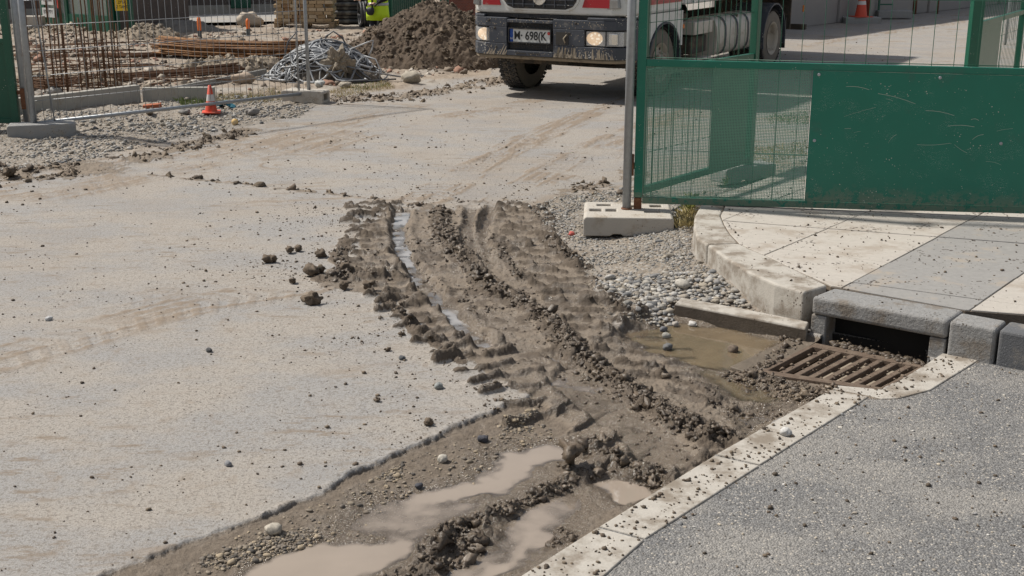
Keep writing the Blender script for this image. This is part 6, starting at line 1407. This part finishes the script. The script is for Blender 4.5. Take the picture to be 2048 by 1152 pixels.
# green glazed booth with notices
ba, bb_ = W(92, 57), W(236, 68); d = bb_ - ba; Lb = d.length; bo = empty("site_booth", (ba.x, ba.y, hz(ba.x, ba.y)), math.atan2(d.y, d.x), "green framed booth with glass panes and notices at the back left", "booth")
M_GL = mat("dusty_glass", (.16, .20, .18), .15, var=.3, vscale=2, dirt=(.3, .3, .28), dirt_amt=.3); HB = 2.4
MB().box((Lb / 2, 0, .21), (Lb, .06, .42)).build("lower_panel", M_GREENF, bo); 
for i in range(4): MB().box((i * Lb / 3, -.0, HB / 2), (.14 if i else .2, .10, HB)).build("mullion", M_GREENF, bo, bevel=.01)
for i in range(3): MB().box(((i + .5) * Lb / 3, .02, (HB + .42) / 2), (Lb / 3 - .14, .02, HB - .42)).build("pane", M_GL, bo)
MB().box((Lb / 2, .0, HB), (Lb, .12, .12)).build("head_rail", M_GREENF, bo); MB().box((Lb / 2, 1.2, HB / 2), (Lb - .1, 2.2, HB - .1)).build("back_room", M_PEB, bo)
M_SIGNW = mat("notice_white", (.62, .62, .60), .6, dirt=(.4, .38, .35), dirt_amt=.2); M_SIGNY = mat("notice_yellow", (.75, .50, .02), .6); M_SIGNR = mat("notice_red", (.6, .05, .04), .6)
sg = MB().prism([(.08, .62), (.62, .62), (.62, 1.30), (.12, 1.30)], -.11, -.10, 'y').build("notice", M_SIGNW, bo, label="white warning notice with yellow triangle"); 
o = MB().prism([(.14, .92), (.30, .92), (.22, 1.12)], -.1165, -.114, 'y').build("triangle", M_SIGNY, bo); o.parent = sg
for zz, tx in ((.84, "FIRMA"), (.70, "OBRA")):
    pass
st = MB(); [st.box((.36 + .0 * k, -.116, .86 - k * .06), (.40 - .05 * (k % 2), .003, .018)) for k in range(3)]; o = st.build("notice_lines", M_INK, bo); o.parent = sg
sg2 = MB().prism([(.08, .30), (.62, .30), (.62, .54), (.08, .54)], -.11, -.10, 'y').build("notice", M_SIGNW, bo, label="lower white notice with a line of black letters")
o = text("ETAPTY", .13, (.35, -.113, .44), (R(90), 0, 0), M_INK, "letters", bo, sx=.9); o.parent = sg2
o = MB().prism([(.78, .55), (.84, .55), (.95, 1.6), (.80, 1.6)], -.11, -.10, 'y').build("notice", M_SIGNR, bo, label="red and white strip notice")
# yellow sign on its post
yp = W(266, 74); ys_ = empty("sign_post", (yp.x, yp.y, hz(yp.x, yp.y)), 0, "green post with bright yellow notice beside the booth", "sign"); MB().box((0, 0, 1.3), (.10, .10, 2.6)).build("post", M_GREENF, ys_)
zc = ZAT(242, 2, yp.y).z - ys_.location.z; xs_ = ZAT(242, 2, yp.y).x - yp.x
sgy = MB().box((xs_, -.02, zc), (.30, .02, .46)).build("notice", M_SIGNY, ys_, bevel=.004); 
for k, tx in enumerate(("ZUPL", "ZPTA", "Z TAMT")): 
    o = text(tx, .10, (xs_ + .02, -.034, zc + .08 - k * .11), (R(90), 0, 0), M_INK, "letters", ys_, sx=.8); o.parent = sgy
MB().tube([(0, 0, zc), (xs_, 0, zc)], .012, 6).build("bracket", M_GREENF, ys_)
pst2 = empty("gate_post", (*W(228, 68)[:2], 0), 0, "green post at the right end of the booth", "post"); MB().box((0, -.1, 1.3), (.16, .14, 2.7)).build("pole", M_GREENF, pst2, bevel=.01)
# concrete block wall with red things at far left
o = MB().box((0, 0, .18), (.5, .3, .40)).build("concrete_block", M_BLOCK, bevel=.02); o.location = gat(70, 62); tag(o, "pale concrete block left of the booth", "concrete block")

# ---------------- far right: concrete wall, big cone, stand ----------------
wr0, wr1 = W(1560, 60), W(1900, 20); d = wr1 - wr0; dn = d.normalized(); s0 = wr0 - dn * 3; rw = empty("concrete_wall", (s0.x, s0.y, 0), math.atan2(d.y, d.x), "grey concrete wall at the back right behind the road cone", "wall")
M_CW = mat("grey_wall_concrete", (.29, .27, .255), .9, var=.12, vscale=1.2, dirt=(.36, .33, .29), dirt_amt=.4, dscale=1, bump=.2)
for k in range(9): MB().box((1.6 + k * 3.2, .15 + (.06 if k % 2 else 0), 1.6), (3.17, .3, 3.2)).build("panel", M_CW, rw, bevel=.02)
cb = W(1722, 46)
o = MB().box((0, 0, .07), (1.0, .5, .20)).build("ballast_block", M_BLOCKG, bevel=.02); o.location = (cb.x, cb.y, hz(cb.x, cb.y)); tag(o, "flat concrete base under the red and white road cone", "concrete base")
big = cone((cb.x - .02, cb.y, hz(cb.x, cb.y) + .17), .85, .17, "tall red and white road cone by the concrete wall", [(.02, .14), (.40, .52), (.72, .84)])
for ch in big.children:
    if ch.data.materials: pass
rp_ = empty("red_post", (ZAT(1732, 40, cb.y + .3).x, cb.y + .3, 0), 0, "rusty red steel post behind the road cone", "post"); MB().tube([(0, 0, 0), (0, 0, 2.6)], .09, 14).build("pole", mat("red_oxide", (.20, .045, .025), .7, var=.2), rp_); MB().box((0, 0, .12), (.3, .3, .03)).build("base_plate", M_RUST, rp_)
sp_ = W(1770, 38); sst = empty("sign_stand", (sp_.x, sp_.y, hz(sp_.x, sp_.y)), .1, "green sign stand weighted with a concrete block by the wall", "sign stand")
MB().box((-.22, 0, .5), (.05, .05, 1.2)).box((.0, 0, .42), (.4, .04, .04)).box((-.0, 0, .12), (.5, .05, .05)).build("frame", M_GREENF, sst); MB().box((.1, -.02, 1.25), (.9, .03, .6)).build("board", mat("pale_blue_board", (.42, .52, .52), .5), sst)
o = MB().box((.25, 0, .14), (1.0, .35, .22)).build("ballast_block", M_BLOCKG, bevel=.02); o.location = sst.location; tag(o, "low concrete weight on the foot of the green sign stand", "concrete base")
for px, m_, r_, lb in ((1826, M_RUST, .10, "short rusty pipe standing against the concrete wall"), (1874, M_RUST, .035, "thin dark rod standing at the foot of the wall")):
    a_ = W(px, 28); o = MB().tube([(0, 0, 0), (0, 0, 1.6)], r_, 10).build("rusty_pipe", m_); o.location = (a_.x, a_.y, 0); tag(o, lb, "pipe")
meshfence((2010, 90), (2120, 70), 1.9, "green mesh fence run at the far right edge", .12)
# tower beyond the frame that mirrors in the puddle by the kerb
tw = ZAT(1300, 0, 60); bt_ = empty("tower_block", (8.3, 62, 0), 0, "tall brown apartment block beyond the road", "building"); M_TW = mat("tan_render", (.30, .22, .14), .9, var=.15, vscale=.6)
MB().box((0, 0, 16), (5.2, 5, 32)).build("wall", M_TW, bt_)
# ---------------- worker in a yellow vest ----------------
pp_ = W(758, 108); PZ0 = hz(pp_.x, pp_.y)
per = empty("person", (pp_.x, pp_.y, PZ0), R(-25), "person in bright yellow vest and dark clothes carrying a black shoulder bag", "person")
def skin(name, verts, edges, radii, m, parent, sub=2, root=0):
    me = bpy.data.meshes.new(name); me.from_pydata([Vector(v) for v in verts], edges, []); o = bpy.data.objects.new(name, me); scene.collection.objects.link(o)
    me.materials.append(m); sk = o.modifiers.new("skin", 'SKIN'); 
    for i, r in enumerate(radii):
        v = me.skin_vertices[0].data[i]; v.radius = r if isinstance(r, tuple) else (r, r); v.use_root = (i == root)
    sk.use_smooth_shade = True; ss = o.modifiers.new("sub", 'SUBSURF'); ss.levels = sub; ss.render_levels = sub
    dg = bpy.context.evaluated_depsgraph_get(); dg.update(); m2 = bpy.data.meshes.new_from_object(o.evaluated_get(dg)); bpy.data.objects.remove(o)
    m2.polygons.foreach_set('use_smooth', [True] * len(m2.polygons)); o2 = bpy.data.objects.new(name, m2); scene.collection.objects.link(o2); o2.parent = parent; return o2
M_SKIN = mat("skin", (.50, .28, .19), .5, var=.06); M_NAVY = mat("navy_trousers", (.012, .014, .032), .85, var=.3); M_JKT = mat("black_jacket", (.016, .016, .02), .8, var=.3, bump=.2)
M_VEST = mat("fluorescent_vest", (.56, .80, .02), .6, var=.08, vscale=8, bump=.15, bscale=20); M_REFL = mat("reflective_tape", (.42, .44, .46), .35); M_HAIR = mat("dark_hair", (.03, .02, .015), .8)
# body (faces -y, towards the camera; turned a little to the left)
bv = [(0, 0, .93), (0, 0, 1.08), (0, .01, 1.25), (0, .02, 1.40), (0, .0, 1.50), (0, -.01, 1.58), (0, -.02, 1.68), (0, -.02, 1.76),
      (-.10, 0, .86), (-.11, -.01, .50), (-.12, .02, .10), (-.12, -.13, .04), (.10, 0, .86), (.12, -.03, .50), (.13, 0, .10), (.14, -.15, .04),
      (-.20, .01, 1.42), (-.27, -.02, 1.17), (-.24, -.24, 1.10), (.20, .01, 1.42), (.25, .02, 1.16), (.10, -.20, 1.06)]
be = [(0, 1), (1, 2), (2, 3), (3, 4), (4, 5), (5, 6), (6, 7), (0, 8), (8, 9), (9, 10), (10, 11), (0, 12), (12, 13), (13, 14), (14, 15), (3, 16), (16, 17), (17, 18), (3, 19), (19, 20), (20, 21)]
brd = [(.165, .115), (.145, .10), (.165, .115), (.16, .10), .060, .055, (.085, .10), (.075, .085), .10, .065, .05, .045, .10, .065, .05, .045, .075, .052, .038, .075, .052, .038]
skin("body", bv, be, brd, M_NAVY, per, 2)
skin("head", [(0, -.02, 1.60), (0, -.035, 1.665), (0, -.03, 1.75), (0, -.13, 1.685)], [(0, 1), (1, 2), (1, 3)], [.058, (.080, .098), (.078, .092), .014], M_SKIN, per, 2)
skin("hair", [(0, .01, 1.72), (0, -.015, 1.79)], [(0, 1)], [(.088, .10), (.080, .092)], M_HAIR, per, 2)
fc = MB()
for s_ in (-1, 1): fc.lathe([(0, -.01), (.012, -.006), (.013, 0)], (s_ * .034, -.128, 1.70), 10, 'y')
fc.box((0, -.128, 1.638), (.045, .006, .010)); fc.build("face_features", M_HAIR, per)
skin("jacket", [(0, 0, .98), (0, 0, 1.10), (0, .01, 1.27), (0, .02, 1.41), (0, 0, 1.49), (-.21, .01, 1.42), (-.28, -.02, 1.17), (-.24, -.24, 1.12), (.21, .01, 1.42), (.26, .02, 1.16), (.10, -.20, 1.08)],
     [(0, 1), (1, 2), (2, 3), (3, 4), (3, 5), (5, 6), (6, 7), (3, 8), (8, 9), (9, 10)], [(.17, .125), (.16, .12), (.18, .13), (.17, .115), .075, .085, .066, .050, .085, .066, .050], M_JKT, per)
# vest: open-bottomed shell
def shell(zs, rx, ry, cy, m, name, th=.012, gap=None):
    n = 40; b = MB(); vs = []
    for z, a, c, y0 in zip(zs, rx, ry, cy):
        for k in range(n):
            q_ = 2 * math.pi * k / n; wob = 1 + .02 * math.sin(q_ * 7 + z * 9); vs.append((a * math.cos(q_) * wob, y0 + c * math.sin(q_) * wob, z))
    fs = [(i * n + k, i * n + (k + 1) % n, (i + 1) * n + (k + 1) % n, (i + 1) * n + k) for i in range(len(zs) - 1) for k in range(n)]
    b.add(vs, fs, True); o = b.build(name, m, per); md = o.modifiers.new("s", 'SOLIDIFY'); md.thickness = th; md.offset = 1; return o
ve = shell([.70, .85, 1.0, 1.15, 1.30, 1.40, 1.46], [.245, .238, .225, .215, .222, .20, .12], [.185, .178, .165, .158, .165, .15, .09], [0, 0, 0, 0, .01, .01, .01], M_VEST, "vest")
t1 = shell([1.00, 1.055], [.233, .230], [.173, .171], [0, 0], M_REFL, "reflective_band", .010); t1.parent = ve
o = MB().box((-.02, -.172, 1.05), (.03, .03, .60)).build("zip_gap", M_JKT, per)
# hands with fingers: one raised by the chest, one on the bag
def hand(at, dirv, name):
    at = Vector(at); d = Vector(dirv).normalized(); sd = d.cross(Vector((0, 0, 1))).normalized(); up = sd.cross(d)
    vs = [at, at + d * .05, at + d * .085]; ed = [(0, 1), (1, 2)]; rd = [.024, (.036, .018), (.036, .016)]
    for i, (off_, ln) in enumerate(((-.028, .062), (-.010, .072), (.010, .068), (.028, .052))):
        b_ = at + d * .09 + sd * off_; k = len(vs); vs += [b_, b_ + d * ln * .55 - up * .01, b_ + d * ln * .85 - up * .035]; ed += [(2, k), (k, k + 1), (k + 1, k + 2)]; rd += [.0095, .0085, .0075]
    k = len(vs); vs += [at + d * .03 - sd * .04, at + d * .065 - sd * .055 - up * .015]; ed += [(1, k), (k, k + 1)]; rd += [.011, .009]
    return skin(name, vs, ed, rd, M_SKIN, per, 1)
hand((-.24, -.26, 1.10), (-.5, -.8, .25), "hand"); hand((.09, -.22, 1.06), (-.85, -.35, -.15), "hand")
# shoulder bag
bag = empty("shoulder_bag", (pp_.x, pp_.y, PZ0), R(-25), "small black shoulder bag hanging at the front of the yellow vest", "bag")
bgm = skin("pouch", [(-.02, -.26, .80), (-.02, -.26, .90), (-.03, -.25, .98)], [(0, 1), (1, 2)], [(.085, .045), (.105, .055), (.10, .05)], mat("black_nylon", (.02, .02, .024), .6, var=.2), bag)
MB().tube([(-.12, -.25, .98), (-.10, -.20, 1.2), (.05, -.17, 1.38), (.17, -.06, 1.50)], .016, 6).tube([(.08, -.25, .98), (.20, -.17, 1.15), (.235, 0, 1.3), (.19, .06, 1.48)], .014, 6).build("strap", M_BLACK, bag)
